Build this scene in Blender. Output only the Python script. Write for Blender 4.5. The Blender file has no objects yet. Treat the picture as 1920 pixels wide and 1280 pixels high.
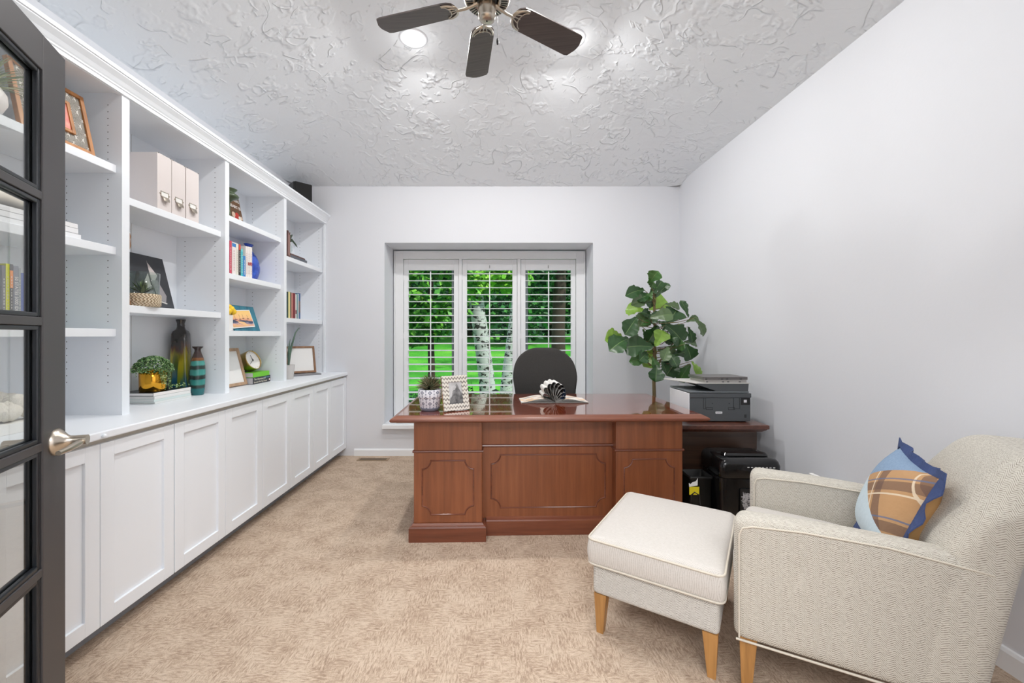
import bpy, math, random
from math import sin, cos, pi, radians, sqrt, atan2
from mathutils import Vector, Matrix, noise as mnoise
SC = bpy.context.scene
COL = SC.collection
random.seed(7)
# ------------------------------------------------------------------ camera
FPX, CX, CY, CAMZ = 770.0, 938.0, 628.0, 1.24
cam = bpy.data.cameras.new('camera')
cam.sensor_width = 36.0
cam.lens = 36.0 * FPX / 1920.0
cam.shift_x = (960 - CX) / 1920.0
cam.shift_y = -(640 - CY) / 1920.0
cam.clip_start = 0.05
camo = bpy.data.objects.new('camera', cam)
COL.objects.link(camo)
camo.location = (0, 0, CAMZ)
camo.rotation_euler = (radians(90), 0, 0)
SC.camera = camo

def at(px, py, d):
    """the place that shows at a pixel of the photo when it stands d metres into the room"""
    return Vector(((px - CX) * d / FPX, d, CAMZ - (py - CY) * d / FPX))
# ------------------------------------------------------------------ mesh builder
class MB:
    def __init__(s):
        s.v = []; s.f = []; s.m = []; s.s = []; s.T = None
    def add(s, vs, fs, mi=0, sm=False):
        b = len(s.v)
        if s.T is not None:
            vs = [s.T @ Vector(p) for p in vs]
        s.v.extend([tuple(p) for p in vs])
        for f in fs:
            s.f.append([b + i for i in f]); s.m.append(mi); s.s.append(sm)
        return s
    def box(s, x0, x1, y0, y1, z0, z1, mi=0):
        vs = [(x0,y0,z0),(x1,y0,z0),(x1,y1,z0),(x0,y1,z0),(x0,y0,z1),(x1,y0,z1),(x1,y1,z1),(x0,y1,z1)]
        return s.add(vs, [(0,3,2,1),(4,5,6,7),(0,1,5,4),(1,2,6,5),(2,3,7,6),(3,0,4,7)], mi)
    def quad(s, a, b, c, d, mi=0):
        return s.add([a, b, c, d], [(0,1,2,3)], mi)
    def prism(s, poly, axis, a0, a1, mi=0, sm=False):
        """poly in the two other axes (in x,y,z order), pushed along axis"""
        def P(p, a):
            if axis == 'x': return (a, p[0], p[1])
            if axis == 'y': return (p[0], a, p[1])
            return (p[0], p[1], a)
        n = len(poly)
        area = sum(poly[i][0]*poly[(i+1)%n][1]-poly[(i+1)%n][0]*poly[i][1] for i in range(n))
        if (area < 0) != (axis == 'y'): poly = poly[::-1]
        vs = [P(p, a0) for p in poly] + [P(p, a1) for p in poly]
        s.add(vs, [tuple(range(n))[::-1], tuple(range(n, 2*n))], mi)
        s.add(vs, [(i, (i+1) % n, n+(i+1) % n, n+i) for i in range(n)], mi, sm)
        return s
    def loft(s, rings, mi=0, sm=True, caps=True, closed=True):
        n = len(rings[0]); vs = [p for r in rings for p in r]; fs = []
        for k in range(len(rings)-1):
            for i in range(n if closed else n-1):
                j = (i+1) % n
                fs.append((k*n+i, k*n+j, (k+1)*n+j, (k+1)*n+i))
        s.add(vs, fs, mi, sm)
        if caps:
            s.add(list(rings[0]), [tuple(range(n))[::-1]], mi)
            s.add(list(rings[-1]), [tuple(range(n))], mi)
        return s
    def lathe(s, prof, c=(0,0,0), n=24, mi=0, sm=True, caps=True):
        rings = [[(c[0]+r*cos(2*pi*i/n), c[1]+r*sin(2*pi*i/n), c[2]+z) for i in range(n)] for r, z in prof]
        return s.loft(rings, mi, sm, caps)
    def tube(s, pts, r, n=8, mi=0, sm=True, caps=True):
        pts = [Vector(p) for p in pts]
        rr = r if isinstance(r, (list, tuple)) else [r]*len(pts)
        rings = []; up = None
        for i, p in enumerate(pts):
            d = (pts[min(i+1, len(pts)-1)] - pts[max(i-1, 0)])
            d = d.normalized() if d.length > 1e-9 else Vector((0,0,1))
            if up is None:
                up = Vector((0,0,1)) if abs(d.z) < .9 else Vector((1,0,0))
            a = d.cross(up)
            a = a.normalized() if a.length > 1e-6 else d.orthogonal().normalized()
            b = a.cross(d).normalized(); up = b
            rings.append([p + a*rr[i]*cos(2*pi*k/n) - b*rr[i]*sin(2*pi*k/n) for k in range(n)])
        return s.loft(rings, mi, sm, caps)
    def ball(s, c, r, sq=(1,1,1), n=14, mi=0, fn=None):
        m = n//2; rings = []
        for k in range(m+1):
            t = pi*k/m
            tt = min(max(t, .02), pi-.02)
            ring = []
            for i in range(n):
                a = 2*pi*i/n
                p = Vector((sin(tt)*cos(a), sin(tt)*sin(a), -cos(tt)))
                q = r * (fn(p) if fn else 1.0)
                ring.append((c[0]+p.x*q*sq[0], c[1]+p.y*q*sq[1], c[2]+p.z*q*sq[2]))
            rings.append(ring)
        return s.loft(rings, mi, True, True)
    def rbox(s, x0, x1, y0, y1, z0, z1, r, n=12, fn=None, mi=0):
        """box with rounded edges of radius r, a grid on every face; fn moves each point"""
        def ts(a, b):
            rr = min(r, (b-a)/2*.999); k = 4
            out = [a + rr*(1-cos(pi/2*i/k)) for i in range(k)]
            mid = [a+rr+(b-a-2*rr)*i/n for i in range(n+1)]
            return out + mid + [b-(o-a) for o in reversed(out)]
        X, Y, Z = ts(x0,x1), ts(y0,y1), ts(z0,z1)
        lo = Vector((x0+r, y0+r, z0+r)); hi = Vector((x1-r, y1-r, z1-r))
        for i in range(3):
            if lo[i] > hi[i]: lo[i] = hi[i] = (lo[i]+hi[i])/2
        def R(p):
            p = Vector(p)
            q = Vector([min(max(p[i], lo[i]), hi[i]) for i in range(3)])
            d = p - q
            if d.length > 1e-9: p = q + d.normalized()*r
            return fn(p) if fn else p
        def face(A, B, mk, flip):
            na, nb = len(A), len(B)
            vs = [R(mk(a, b)) for a in A for b in B]; fs = []
            for i in range(na-1):
                for j in range(nb-1):
                    q = (i*nb+j, (i+1)*nb+j, (i+1)*nb+j+1, i*nb+j+1)
                    fs.append(q[::-1] if flip else q)
            s.add(vs, fs, mi, True)
        face(X, Y, lambda a,b:(a,b,z1), False); face(X, Y, lambda a,b:(a,b,z0), True)
        face(X, Z, lambda a,b:(a,y0,b), False); face(X, Z, lambda a,b:(a,y1,b), True)
        face(Y, Z, lambda a,b:(x1,a,b), False); face(Y, Z, lambda a,b:(x0,a,b), True)
        s.weld = True
        return s
    def build(s, name, mats, parent=None, bevel=0, seg=2, loc=None, rz=None, ang=35, sub=0, smooth=None, weld=False):
        me = bpy.data.meshes.new(name)
        me.from_pydata(s.v, [], s.f)
        if not isinstance(mats, (list, tuple)): mats = [mats]
        for m in mats: me.materials.append(m)
        me.polygons.foreach_set('material_index', s.m)
        me.polygons.foreach_set('use_smooth', [(smooth if smooth is not None else q) for q in s.s])
        if weld or getattr(s, 'weld', False):
            import bmesh
            bm = bmesh.new(); bm.from_mesh(me)
            bmesh.ops.remove_doubles(bm, verts=bm.verts, dist=1e-5)
            bm.to_mesh(me); bm.free()
        me.update()
        o = bpy.data.objects.new(name, me); COL.objects.link(o)
        if parent is not None: o.parent = parent
        if loc is not None: o.location = loc
        if rz is not None: o.rotation_euler = (0, 0, rz)
        if bevel:
            b = o.modifiers.new('bevel', 'BEVEL'); b.width = bevel; b.segments = seg
            b.limit_method = 'ANGLE'; b.angle_limit = radians(ang); b.harden_normals = False
        if sub:
            q = o.modifiers.new('sub', 'SUBSURF'); q.levels = sub; q.render_levels = sub
        return o

def tag(o, label, cat, group=None, kind=None):
    o['label'] = label; o['category'] = cat
    if group: o['group'] = group
    if kind: o['kind'] = kind
    return o
def thing(name, label, cat, loc=(0,0,0), rz=0.0, group=None):
    o = bpy.data.objects.new(name, None); COL.objects.link(o)
    o.empty_display_size = .05
    o.location = loc; o.rotation_euler = (0,0,rz)
    return tag(o, label, cat, group)
def structure(o):
    o['kind'] = 'structure'; return o
def text(name, s, size, m, parent, loc, rot, ext=.0004, align='CENTER', sx=1.0):
    cu = bpy.data.curves.new(name, 'FONT'); cu.body = s; cu.size = size; cu.extrude = ext
    cu.align_x = align; cu.align_y = 'CENTER'; cu.resolution_u = 3
    t = bpy.data.objects.new(name, cu); COL.objects.link(t)
    bpy.context.view_layer.update()
    me = bpy.data.meshes.new_from_object(t.evaluated_get(bpy.context.evaluated_depsgraph_get()))
    bpy.data.objects.remove(t)
    me.materials.clear(); me.materials.append(m)
    o = bpy.data.objects.new(name, me); COL.objects.link(o)
    o.parent = parent; o.location = loc; o.rotation_euler = rot; o.scale = (sx, 1, 1)
    return o
def rrect(x0, x1, z0, z1, r, k=5):
    out = []
    for cx, cz, a in ((x1-r, z0+r, -90), (x1-r, z1-r, 0), (x0+r, z1-r, 90), (x0+r, z0+r, 180)):
        for i in range(k+1):
            t = radians(a + 90*i/k); out.append((cx+r*cos(t), cz+r*sin(t)))
    return out
# ------------------------------------------------------------------ materials
def lin(c):
    def f(v):
        v /= 255.0
        return v/12.92 if v <= .04045 else ((v+.055)/1.055)**2.4
    return (f(c[0]), f(c[1]), f(c[2]), 1.0)
class N:
    """a small node-graph writer for one material"""
    def __init__(s, name, col=(200,200,200), rough=.5, metal=0.0, **kw):
        s.mat = bpy.data.materials.new(name); s.mat.use_nodes = True
        s.nt = s.mat.node_tree; s.nodes = s.nt.nodes
        s.b = s.nodes['Principled BSDF']
        s.b.inputs['Base Color'].default_value = lin(col)
        s.b.inputs['Roughness'].default_value = rough
        s.b.inputs['Metallic'].default_value = metal
        for k, v in kw.items():
            s.b.inputs[k.replace('_', ' ')].default_value = v
    def put(s, sock, v):
        if v is None: return
        if hasattr(v, 'is_output') or isinstance(v, bpy.types.NodeSocket): s.nt.links.new(v, sock)
        else: sock.default_value = v
    def set(s, name, v): s.put(s.b.inputs[name], v); return s
    def obj(s):
        return s.nodes.new('ShaderNodeTexCoord').outputs['Object']
    def gen(s):
        return s.nodes.new('ShaderNodeTexCoord').outputs['Generated']
    def geo(s, k='Normal'):
        return s.nodes.new('ShaderNodeNewGeometry').outputs[k]
    def xyz(s, v):
        n = s.nodes.new('ShaderNodeSeparateXYZ'); s.put(n.inputs[0], v); return n.outputs
    def vec(s, x, y, z=0.0):
        n = s.nodes.new('ShaderNodeCombineXYZ')
        for i, q in enumerate((x, y, z)): s.put(n.inputs[i], q)
        return n.outputs[0]
    def m(s, op, a, b=None, c=None, clamp=False):
        n = s.nodes.new('ShaderNodeMath'); n.operation = op; n.use_clamp = clamp
        s.put(n.inputs[0], a)
        if b is not None: s.put(n.inputs[1], b)
        if c is not None: s.put(n.inputs[2], c)
        return n.outputs[0]
    def vm(s, op, a, b=None):
        n = s.nodes.new('ShaderNodeVectorMath'); n.operation = op
        s.put(n.inputs[0], a)
        if b is not None: s.put(n.inputs[1], b)
        return n.outputs[0]
    def dot(s, a, b):
        n = s.nodes.new('ShaderNodeVectorMath'); n.operation = 'DOT_PRODUCT'; s.put(n.inputs[0], a); s.put(n.inputs[1], b); return n.outputs['Value']
    def scale(s, v, x, y, z): return s.vm('MULTIPLY', v, (x, y, z))
    def noise(s, v, sc=5.0, det=2.0, rough=.5, dist=0.0, out='Fac'):
        n = s.nodes.new('ShaderNodeTexNoise'); s.put(n.inputs['Vector'], v)
        n.inputs['Scale'].default_value = sc; n.inputs['Detail'].default_value = det
        n.inputs['Roughness'].default_value = rough; n.inputs['Distortion'].default_value = dist
        return n.outputs['Fac' if out == 'Fac' else 'Color']
    def voro(s, v, sc=5.0, feat='F1', rnd=1.0, out='Distance'):
        n = s.nodes.new('ShaderNodeTexVoronoi'); n.feature = feat; s.put(n.inputs['Vector'], v)
        n.inputs['Scale'].default_value = sc; n.inputs['Randomness'].default_value = rnd
        return n.outputs[out]
    def step(s, v, a, b, lo=0.0, hi=1.0):
        n = s.nodes.new('ShaderNodeMapRange'); n.interpolation_type = 'SMOOTHSTEP'
        s.put(n.inputs['Value'], v)
        n.inputs['From Min'].default_value = a; n.inputs['From Max'].default_value = b
        n.inputs['To Min'].default_value = lo; n.inputs['To Max'].default_value = hi
        return n.outputs[0]
    def ramp(s, v, stops, mode='LINEAR'):
        n = s.nodes.new('ShaderNodeValToRGB'); s.put(n.inputs[0], v); e = n.color_ramp.elements
        n.color_ramp.interpolation = mode
        while len(e) < len(stops): e.new(.5)
        for q, (p, c) in zip(e, stops): q.position = p; q.color = lin(c)
        return n.outputs[0]
    def mix(s, f, a, b):
        n = s.nodes.new('ShaderNodeMix'); n.data_type = 'RGBA'
        s.put(n.inputs[0], f)
        for k, q in ((6, a), (7, b)):
            s.put(n.inputs[k], lin(q) if isinstance(q, tuple) and len(q) == 3 else q)
        return n.outputs[2]
    def bump(s, h, dist=.01, strength=1.0):
        n = s.nodes.new('ShaderNodeBump'); s.put(n.inputs['Height'], h)
        n.inputs['Distance'].default_value = dist; n.inputs['Strength'].default_value = strength
        s.nt.links.new(n.outputs[0], s.b.inputs['Normal']); return s
    def color(s, c): return s.set('Base Color', c)
_cache = {}
def plain(col, rough=.5, metal=0.0, name=None, **kw):
    k = (col, rough, metal, tuple(sorted(kw.items())))
    if k not in _cache:
        _cache[k] = N(name or 'paint_%d_%d_%d' % col, col, rough, metal, **kw).mat
    return _cache[k]

M = {}
# walls: flat cool white paint
w = N('wall_paint', (222,224,229), .75)
w.bump(w.noise(w.obj(), 60, 3), .0008, .35); M['wall'] = w.mat
M['white'] = N('white_cabinet_paint', (237,241,246), .38).mat
M['trim'] = N('white_trim_paint', (238,240,242), .4).mat
M['dot'] = plain((90,88,86), .8)
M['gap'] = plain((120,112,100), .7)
M['toe'] = plain((150,155,162), .6)
# ceiling: troweled plaster with thin curved ridges
c = N('troweled_plaster', (234,238,242), .6)
p = c.obj()
wv = c.vm('ADD', p, c.scale(c.noise(p, 2.2, 2, .5, 0, 'Color'), .34, .34, .0))
def ridge(sc, wid, off, msc, m0, m1):
    q = c.vm('ADD', wv, (off, off*1.7, 0))
    nz = c.noise(q, sc, 1.0, .5, .0)
    d = c.m('ABSOLUTE', c.m('SUBTRACT', nz, .5))
    line = c.m('ADD', c.m('MULTIPLY', c.step(d, 0.0, wid, 1.0, 0.0), .55), c.m('MULTIPLY', c.step(nz, .5-wid*.35, .5+wid*.35), .75))
    mask = c.step(c.noise(c.vm('ADD', p, (off*3, off, 0)), msc, 3, .6), m0, m1)
    return c.m('MULTIPLY', line, c.m('MULTIPLY', mask, c.step(c.noise(p, 1.1, 2), .32, .6, .45, 1.0)))
h = c.m('ADD', ridge(3.6, .018, 0, 4.0, .49, .57), ridge(5.4, .024, 11.3, 5.0, .51, .60))
h = c.m('ADD', h, ridge(8.5, .034, 23.7, 6.5, .54, .63))
cell = c.voro(c.vm('ADD', p, c.scale(c.noise(p, 5, 2, .5, 0, 'Color'), .25, .25, 0)), 4.2, 'F1', 1.0, 'Color')
h2 = c.m('MULTIPLY', c.m('ADD', c.xyz(cell)[0], c.m('MULTIPLY', c.noise(p, 9, 3), .8)), .45)
c.bump(c.m('ADD', c.m('MULTIPLY', h, .9), h2), .010, .8); M['plaster'] = c.mat
# carpet: woven dashes in two directions
c = N('carpet_pile', (205,180,152), .95)
p = c.obj(); x, y, z = c.xyz(p)
n1 = c.noise(c.scale(p, 30, 130, 1), 1, 4, .8, .1); n2 = c.noise(c.scale(p, 130, 30, 1), 1, 4, .8, .1)
sel = c.step(c.xyz(c.voro(c.vm('ADD', p, c.scale(c.noise(p, 30, 2, .5, 0, 'Color'), .06, .06, 0)), 15, 'F1', 1.0, 'Color'))[0], .40, .60)
st = c.m('ADD', c.m('MULTIPLY', n1, sel), c.m('MULTIPLY', n2, c.m('SUBTRACT', 1.0, sel)))
patch = c.noise(p, 7, 2, .6)
st = c.m('ADD', st, c.m('MULTIPLY', c.m('SUBTRACT', patch, .5), .3))
col = c.ramp(st, [(.34,(160,136,116)), (.45,(190,166,144)), (.55,(216,195,173)), (.7,(228,210,190))])
fine = c.noise(p, 420, 2, .6)
col = c.mix(c.step(fine, .42, .72, 0, .45), col, (166,142,120))
c.color(col); c.bump(c.m('ADD', fine, st), .006, .7); M['carpet'] = c.mat
# stained cherry / mahogany wood, grain along one axis
def wood(name, dark, mid, light, axis='z', rough=.3, coat=.3, sc=1.0):
    w = N(name, mid, rough); p = w.obj()
    k = {'x': (2.0, 38, 38), 'y': (38, 2.0, 38), 'z': (38, 38, 2.0)}[axis]
    g = w.noise(w.scale(p, *[q*sc for q in k]), 1.0, 4, .6, .3)
    big = w.noise(w.scale(p, *[q*.12*sc for q in k]), 1.0, 2, .5)
    f = w.m('ADD', w.m('MULTIPLY', g, .6), w.m('MULTIPLY', big, .4))
    w.color(w.ramp(f, [(.32, dark), (.5, mid), (.7, light)]))
    w.b.inputs['Coat Weight'].default_value = coat; w.b.inputs['Coat Roughness'].default_value = .15
    return w.mat
M['cherry'] = wood('cherry_wood', (112,62,37), (130,74,44), (148,88,54), 'z', .38, .2)
M['cherry_x'] = wood('cherry_wood_long', (90,48,32), (114,62,42), (134,78,52), 'x', .32, .3)
t = wood('polished_cherry', (92,38,22), (124,55,32), (146,70,40), 'x', .12, 1.0)
t.node_tree.nodes['Principled BSDF'].inputs['Coat Roughness'].default_value = .02
t.node_tree.nodes['Principled BSDF'].inputs['Coat IOR'].default_value = 2.4
M['desk_top'] = t
M['darkwood'] = wood('dark_walnut', (40,27,20), (58,40,30), (74,52,40), 'x', .35, .2)
M['oak'] = wood('oak_leg', (140,98,52), (176,128,72), (196,148,88), 'z', .4, .15)
M['frame_wood'] = wood('frame_wood', (150,96,48), (186,126,70), (206,150,92), 'z', .45, .1)
M['frame_pale'] = wood('pale_frame_wood', (158,128,100), (184,152,122), (202,172,144), 'z', .5, .05)
M['frame_brown'] = wood('brown_frame_wood', (112,78,50), (142,102,70), (166,124,88), 'z', .45, .1)
# herringbone tweed
def herring(name, base, dark, uw=(1,1,0), vw=(0,0,1), amt=1.0, w_=.032, pitch=.0064):
    c = N(name, base, .9); p = c.obj(); x, y, z = c.xyz(p)
    u = c.dot(p, uw); v = c.dot(p, vw)
    wob = c.m('MULTIPLY', c.m('SUBTRACT', c.noise(p, 60, 2), .5), .004)
    tri = c.m('PINGPONG', u, w_/2)
    ph = c.m('DIVIDE', c.m('ADD', c.m('ADD', v, c.m('MULTIPLY', tri, .9)), wob), pitch)
    sv = c.m('SINE', c.m('MULTIPLY', ph, 2*pi))
    ln = c.m('MULTIPLY', c.step(sv, .0, .9), amt)
    fib = c.noise(c.scale(p, 90, 90, 240), 1, 3, .65)
    ln = c.m('MULTIPLY', ln, c.step(fib, .3, .62, .25, 1.0))
    slub = c.step(c.noise(p, 150, 2, .6), .66, .74)
    f = c.m('MAXIMUM', ln, c.m('MULTIPLY', slub, .5))
    c.color(c.mix(f, base, dark))
    c.bump(fib, .0015, .4)
    c.b.inputs['Sheen Weight'].default_value = .15
    return c.mat
M['tweed'] = herring('herringbone_tweed', (206,203,197), (126,122,113))
M['tweed_arm'] = herring('herringbone_tweed_arm', (204,199,188), (122,114,101), (1,0,0), (0,1,1))
M['tweed_back'] = herring('herringbone_tweed_back', (208,203,192), (130,122,108), (-1,1,0), (.3,0,1))
M['tweed_top'] = herring('herringbone_tweed_pale', (203,198,192), (156,148,138), (1,0,0), (0,1,0), .45)
M['piping'] = plain((206,198,184), .9)
# metals, plastics, glass
M['nickel'] = N('brushed_nickel', (196,186,172), .28, 1.0).mat
M['gold'] = N('polished_gold', (206,160,70), .16, 1.0).mat
M['brass'] = N('satin_brass', (196,166,104), .3, 1.0).mat
M['steel'] = N('steel', (170,170,172), .3, 1.0).mat
M['black'] = N('black_plastic', (26,26,27), .35).mat
M['gloss_black'] = N('glossy_black_plastic', (20,20,21), .12).mat
M['door'] = N('charcoal_door_paint', (66,64,65), .42).mat
M['door_dark'] = N('black_glazing_bead', (30,33,38), .3).mat
def glass(name, tint=(1,1,1), rough=0.0, ior=1.5):
    m = bpy.data.materials.new(name); m.use_nodes = True; nt = m.node_tree; nt.nodes.clear()
    o = nt.nodes.new('ShaderNodeOutputMaterial'); mx = nt.nodes.new('ShaderNodeMixShader')
    t = nt.nodes.new('ShaderNodeBsdfTransparent'); g = nt.nodes.new('ShaderNodeBsdfGlossy')
    fr = nt.nodes.new('ShaderNodeFresnel'); ge = nt.nodes.new('ShaderNodeNewGeometry'); mr = nt.nodes.new('ShaderNodeMapRange')
    nt.links.new(ge.outputs['Backfacing'], mr.inputs['Value']); mr.inputs['To Min'].default_value = ior; mr.inputs['To Max'].default_value = 1/ior
    nt.links.new(mr.outputs[0], fr.inputs[0])
    t.inputs[0].default_value = (*tint, 1); g.inputs['Roughness'].default_value = rough
    nt.links.new(fr.outputs[0], mx.inputs[0]); nt.links.new(t.outputs[0], mx.inputs[1])
    nt.links.new(g.outputs[0], mx.inputs[2]); nt.links.new(mx.outputs[0], o.inputs[0])
    return m
M['glass'] = glass('clear_glass', (.96,.97,.96))
M['window_glass'] = glass('window_glass', (.97,.98,.97), ior=1.12)
M['jar_glass'] = glass('jar_glass', (.88,.93,.91))
def emit(name, col, st):
    n = N(name, col, .5); n.b.inputs['Emission Color'].default_value = lin(col)
    n.b.inputs['Emission Strength'].default_value = st; return n.mat
M['lamp'] = emit('lamp_lens', (255,250,240), 14.0)
M['page'] = plain((226,222,214), .8)
M['paper'] = plain((238,237,234), .7)
# ------------------------------------------------------------------ room shell
XL, XR, YB, YF, ZC = -2.12, 1.841, 4.225, 0.44, 2.768
RS = 0.0135                                   # the right wall runs a touch off square
def xr(y): return XR + (YB - y) * RS
WX0, WX1, WZ0, WZ1 = -1.191, .955, .33, 2.189  # window opening
b = MB(); b.box(-2.4, 2.3, -3.0, YB, -.12, 0); structure(b.build('floor', M['carpet']))
b = MB(); b.box(-2.5, 2.4, -3.1, YB + .5, -.32, -.12); structure(b.build('floor_slab', M['gap']))
b = MB()
b.box(-2.5, WX0, YB, YB+.46, -.12, 3.5); b.box(WX1, 2.4, YB, YB+.46, -.12, 3.5)
b.box(WX0, WX1, YB, YB+.46, WZ1, 3.5); b.box(WX0, WX1, YB, YB+.46, -.12, WZ0)
structure(b.build('wall_back', M['wall']))
b = MB(); b.box(-2.5, XL, -3.1, YB, -.12, 3.5); structure(b.build('wall_left', M['wall']))
b = MB(); b.prism([(xr(YB), YB), (xr(-3.1), -3.1), (2.4, -3.1), (2.4, YB)], 'z', -.12, 3.5)
structure(b.build('wall_right', M['wall']))
DX0, DX1 = -.93, .95                          # cased opening the camera looks through
b = MB(); b.box(XL, DX0, .32, YF, 0, 3.5); b.box(DX1, xr(.4)+.02, .32, YF, 0, 3.5); b.box(DX0, DX1, .32, YF, 2.07, 3.5)
structure(b.build('wall_front', M['wall']))
b = MB()
for x0, x1 in ((DX0-.07, DX0+.012), (DX1-.012, DX1+.07)): b.box(x0, x1, YF, YF+.018, 0, 2.14); b.box(x0, x1, .302, .32, 0, 2.14)
b.box(DX0-.07, DX1+.07, YF, YF+.018, 2.058, 2.14); b.box(DX0-.07, DX1+.07, .302, .32, 2.058, 2.14)
b.box(DX0, DX0+.012, .32, YF, 0, 2.07); b.box(DX1-.012, DX1, .32, YF, 0, 2.07); b.box(DX0, DX1, .32, YF, 2.058, 2.07)
structure(b.build('trim_1', M['trim']))
b = MB(); b.box(-2.5, 2.4, -3.2, -3.0, -.12, 3.5); structure(b.build('wall_hall', M['wall']))
b = MB(); b.box(-2.5, 2.4, -3.1, .32, 2.768, 2.9); structure(b.build('ceiling_hall', M['wall']))
# hipped tray ceiling
T = 1.166; ZT = 3.306
x0, x1 = XL, xr(YF) + .03
o_ = [(x0, YF), (x1, YF), (x1, YB), (x0, YB)]
i_ = [(XL+T, YF+T), (XR-T, YF+T), (XR-T, YB-T), (XL+T, YB-T)]
NX = 14
vs = []; fs = []
b = MB()
b.add([(x, y, ZC) for x, y in o_] + [(x, y, ZT) for x, y in i_],
      [(0,4,5,1)[::1], (1,5,6,2), (2,6,7,3), (3,7,4,0), (4,7,6,5)])
ce = b.build('ceiling', M['plaster'], bevel=.16, seg=6, ang=8, smooth=True); structure(ce)
b = MB(); b.box(-2.5, 2.4, .3, YB+.46, 3.5, 3.6); structure(b.build('ceiling_slab', M['gap']))
# baseboards and the window trim
def base_profile(x): return x
b = MB(); b.prism([(YB, 0), (YB-.014, 0), (YB-.014, .058), (YB-.008, .07), (YB, .072)], 'x', -1.50, XR)
structure(b.build('baseboard_back', M['trim']))
b = MB()
pr = [(0,0), (-.014,0), (-.014,.07), (-.008,.082), (0,.085)]
r0 = [(xr(YF)+px, YF, pz) for px, pz in pr]; r1 = [(xr(YB)+px, YB, pz) for px, pz in pr]
b.loft([r0, r1], sm=False); structure(b.build('baseboard_right', M['trim']))
# sill board
b = MB(); b.box(WX0-.012, WX1+.012, YB-.055, YB+.34, WZ0-.045, WZ0-.005)
structure(b.build('sill', M['trim'], bevel=.004))
# ------------------------------------------------------------------ window unit behind the shutters
YW = 4.57
b = MB()
def fr(b, x0, x1, z0, z1, w, y0, y1):
    b.box(x0, x0+w, y0, y1, z0, z1); b.box(x1-w, x1, y0, y1, z0, z1)
    b.box(x0+w, x1-w, y0, y1, z1-w, z1); b.box(x0+w, x1-w, y0, y1, z0, z0+w)
fr(b, WX0+.004, WX1-.004, WZ0, WZ1-.004, .055, YW+.075, YW+.13)
for k in (1, 2):
    xm = WX0 + (WX1-WX0)*k/3; b.box(xm-.04, xm+.04, YW+.075, YW+.13, WZ0+.05, WZ1-.05)
wf = structure(b.build('window_1', M['trim'], bevel=.003))
for k in range(3):
    xa = WX0 + (WX1-WX0)*k/3 + .04; xb = WX0 + (WX1-WX0)*(k+1)/3 - .04
    b = MB(); fr(b, xa, xb, WZ0+.055, WZ1-.06, .034, YW+.085, YW+.12); b.build('sash', N('sash_%d' % k, (150,156,160), .5).mat, wf)
    b = MB(); b.box(xa+.03, xb-.03, YW+.1, YW+.104, WZ0+.085, WZ1-.09); b.build('pane', M['window_glass'], wf)
# ------------------------------------------------------------------ plantation shutters
sx = .005935
SZ0, SZ1 = WZ0, 2.174
fx0, fx1 = -1.181, .945
b = MB()
b.box(fx0, fx0+.10, YW, YW+.05, SZ0, SZ1); b.box(fx1-.10, fx1, YW, YW+.05, SZ0, SZ1)
b.box(fx0+.10, fx1-.10, YW, YW+.05, SZ1-.085, SZ1); b.box(fx0+.10, fx1-.10, YW, YW+.05, SZ0, SZ0+.04)
fw = (fx1-fx0-.2)
pans = []
ws = (fw - .072)/3
for k in range(3):
    xa = fx0+.10 + k*(ws+.036); pans.append((xa, xa+ws))
    if k < 2: b.box(xa+ws, xa+ws+.036, YW+.004, YW+.05, SZ0+.04, SZ1-.085)
for (xa, xb) in ((fx0-.0, fx0+.016), (fx1-.016, fx1)): b.box(xa, xb, YW-.012, YW, SZ0, SZ1)
b.box(fx0+.016, fx1-.016, YW-.012, YW, SZ1-.016, SZ1)
structure(b.build('trim_2', M['trim'], bevel=.003))
names = ['leftmost of the three', 'middle of the three', 'rightmost of the three, behind the office chair']
labs = ['white louvered shutter panel, the left one of three, behind the cactus pot',
        'white louvered shutter panel in the middle of the three, in front of the birch trunk',
        'white louvered shutter panel, the right one of three, partly behind the black chair']
for k, (xa, xb) in enumerate(pans):
    t = thing('shutter_panel', labs[k], 'shutter', ((xa+xb)/2, YW+.02, SZ0+.045), 0, 'plantation shutters in the window recess')
    hw = (xb-xa)/2-.003; H = SZ1-.085-SZ0-.045-.004
    b = MB(); st = .052
    b.box(-hw, -hw+st, 0, .028, 0, H); b.box(hw-st, hw, 0, .028, 0, H)
    b.box(-hw+st, hw-st, 0, .028, H-.12, H); b.box(-hw+st, hw-st, 0, .028, 0, .11)
    b.build('panel_frame', M['trim'], t, bevel=.003)
    n = 19; z0 = .11; z1 = H-.12; pit = (z1-z0)/n
    prof = [(.044*cos(a), .0055*sin(a)) for a in [2*pi*i/14 for i in range(14)]]
    ca, sa = cos(radians(4)), sin(radians(4))
    for i in range(n):
        zc = z0 + pit*(i+.5)
        b = MB(); b.prism([(.014+u*ca-v*sa, zc+u*sa+v*ca) for u, v in prof], 'x', -hw+st+.001, hw-st-.001, 0, True)
        b.build('louver', M['trim'], t)
    b = MB(); b.box(-.006, .006, -.042, -.032, z0+.03, z1-.02); b.build('tilt_rod', M['trim'], t, bevel=.002)
    if k: 
        b = MB(); b.tube([(0, -.006, H-.07), (0, -.012, H-.07), (0,-.012,H-.1)], .004, 6); b.build('magnet_catch', M['steel'], t)
    for zz in (.2, H/2, H-.2):
        b = MB(); b.box(-hw-.0025, -hw+.008, -.003, .004, zz-.03, zz+.03); b.build('hinge', M['trim'], t)
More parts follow.
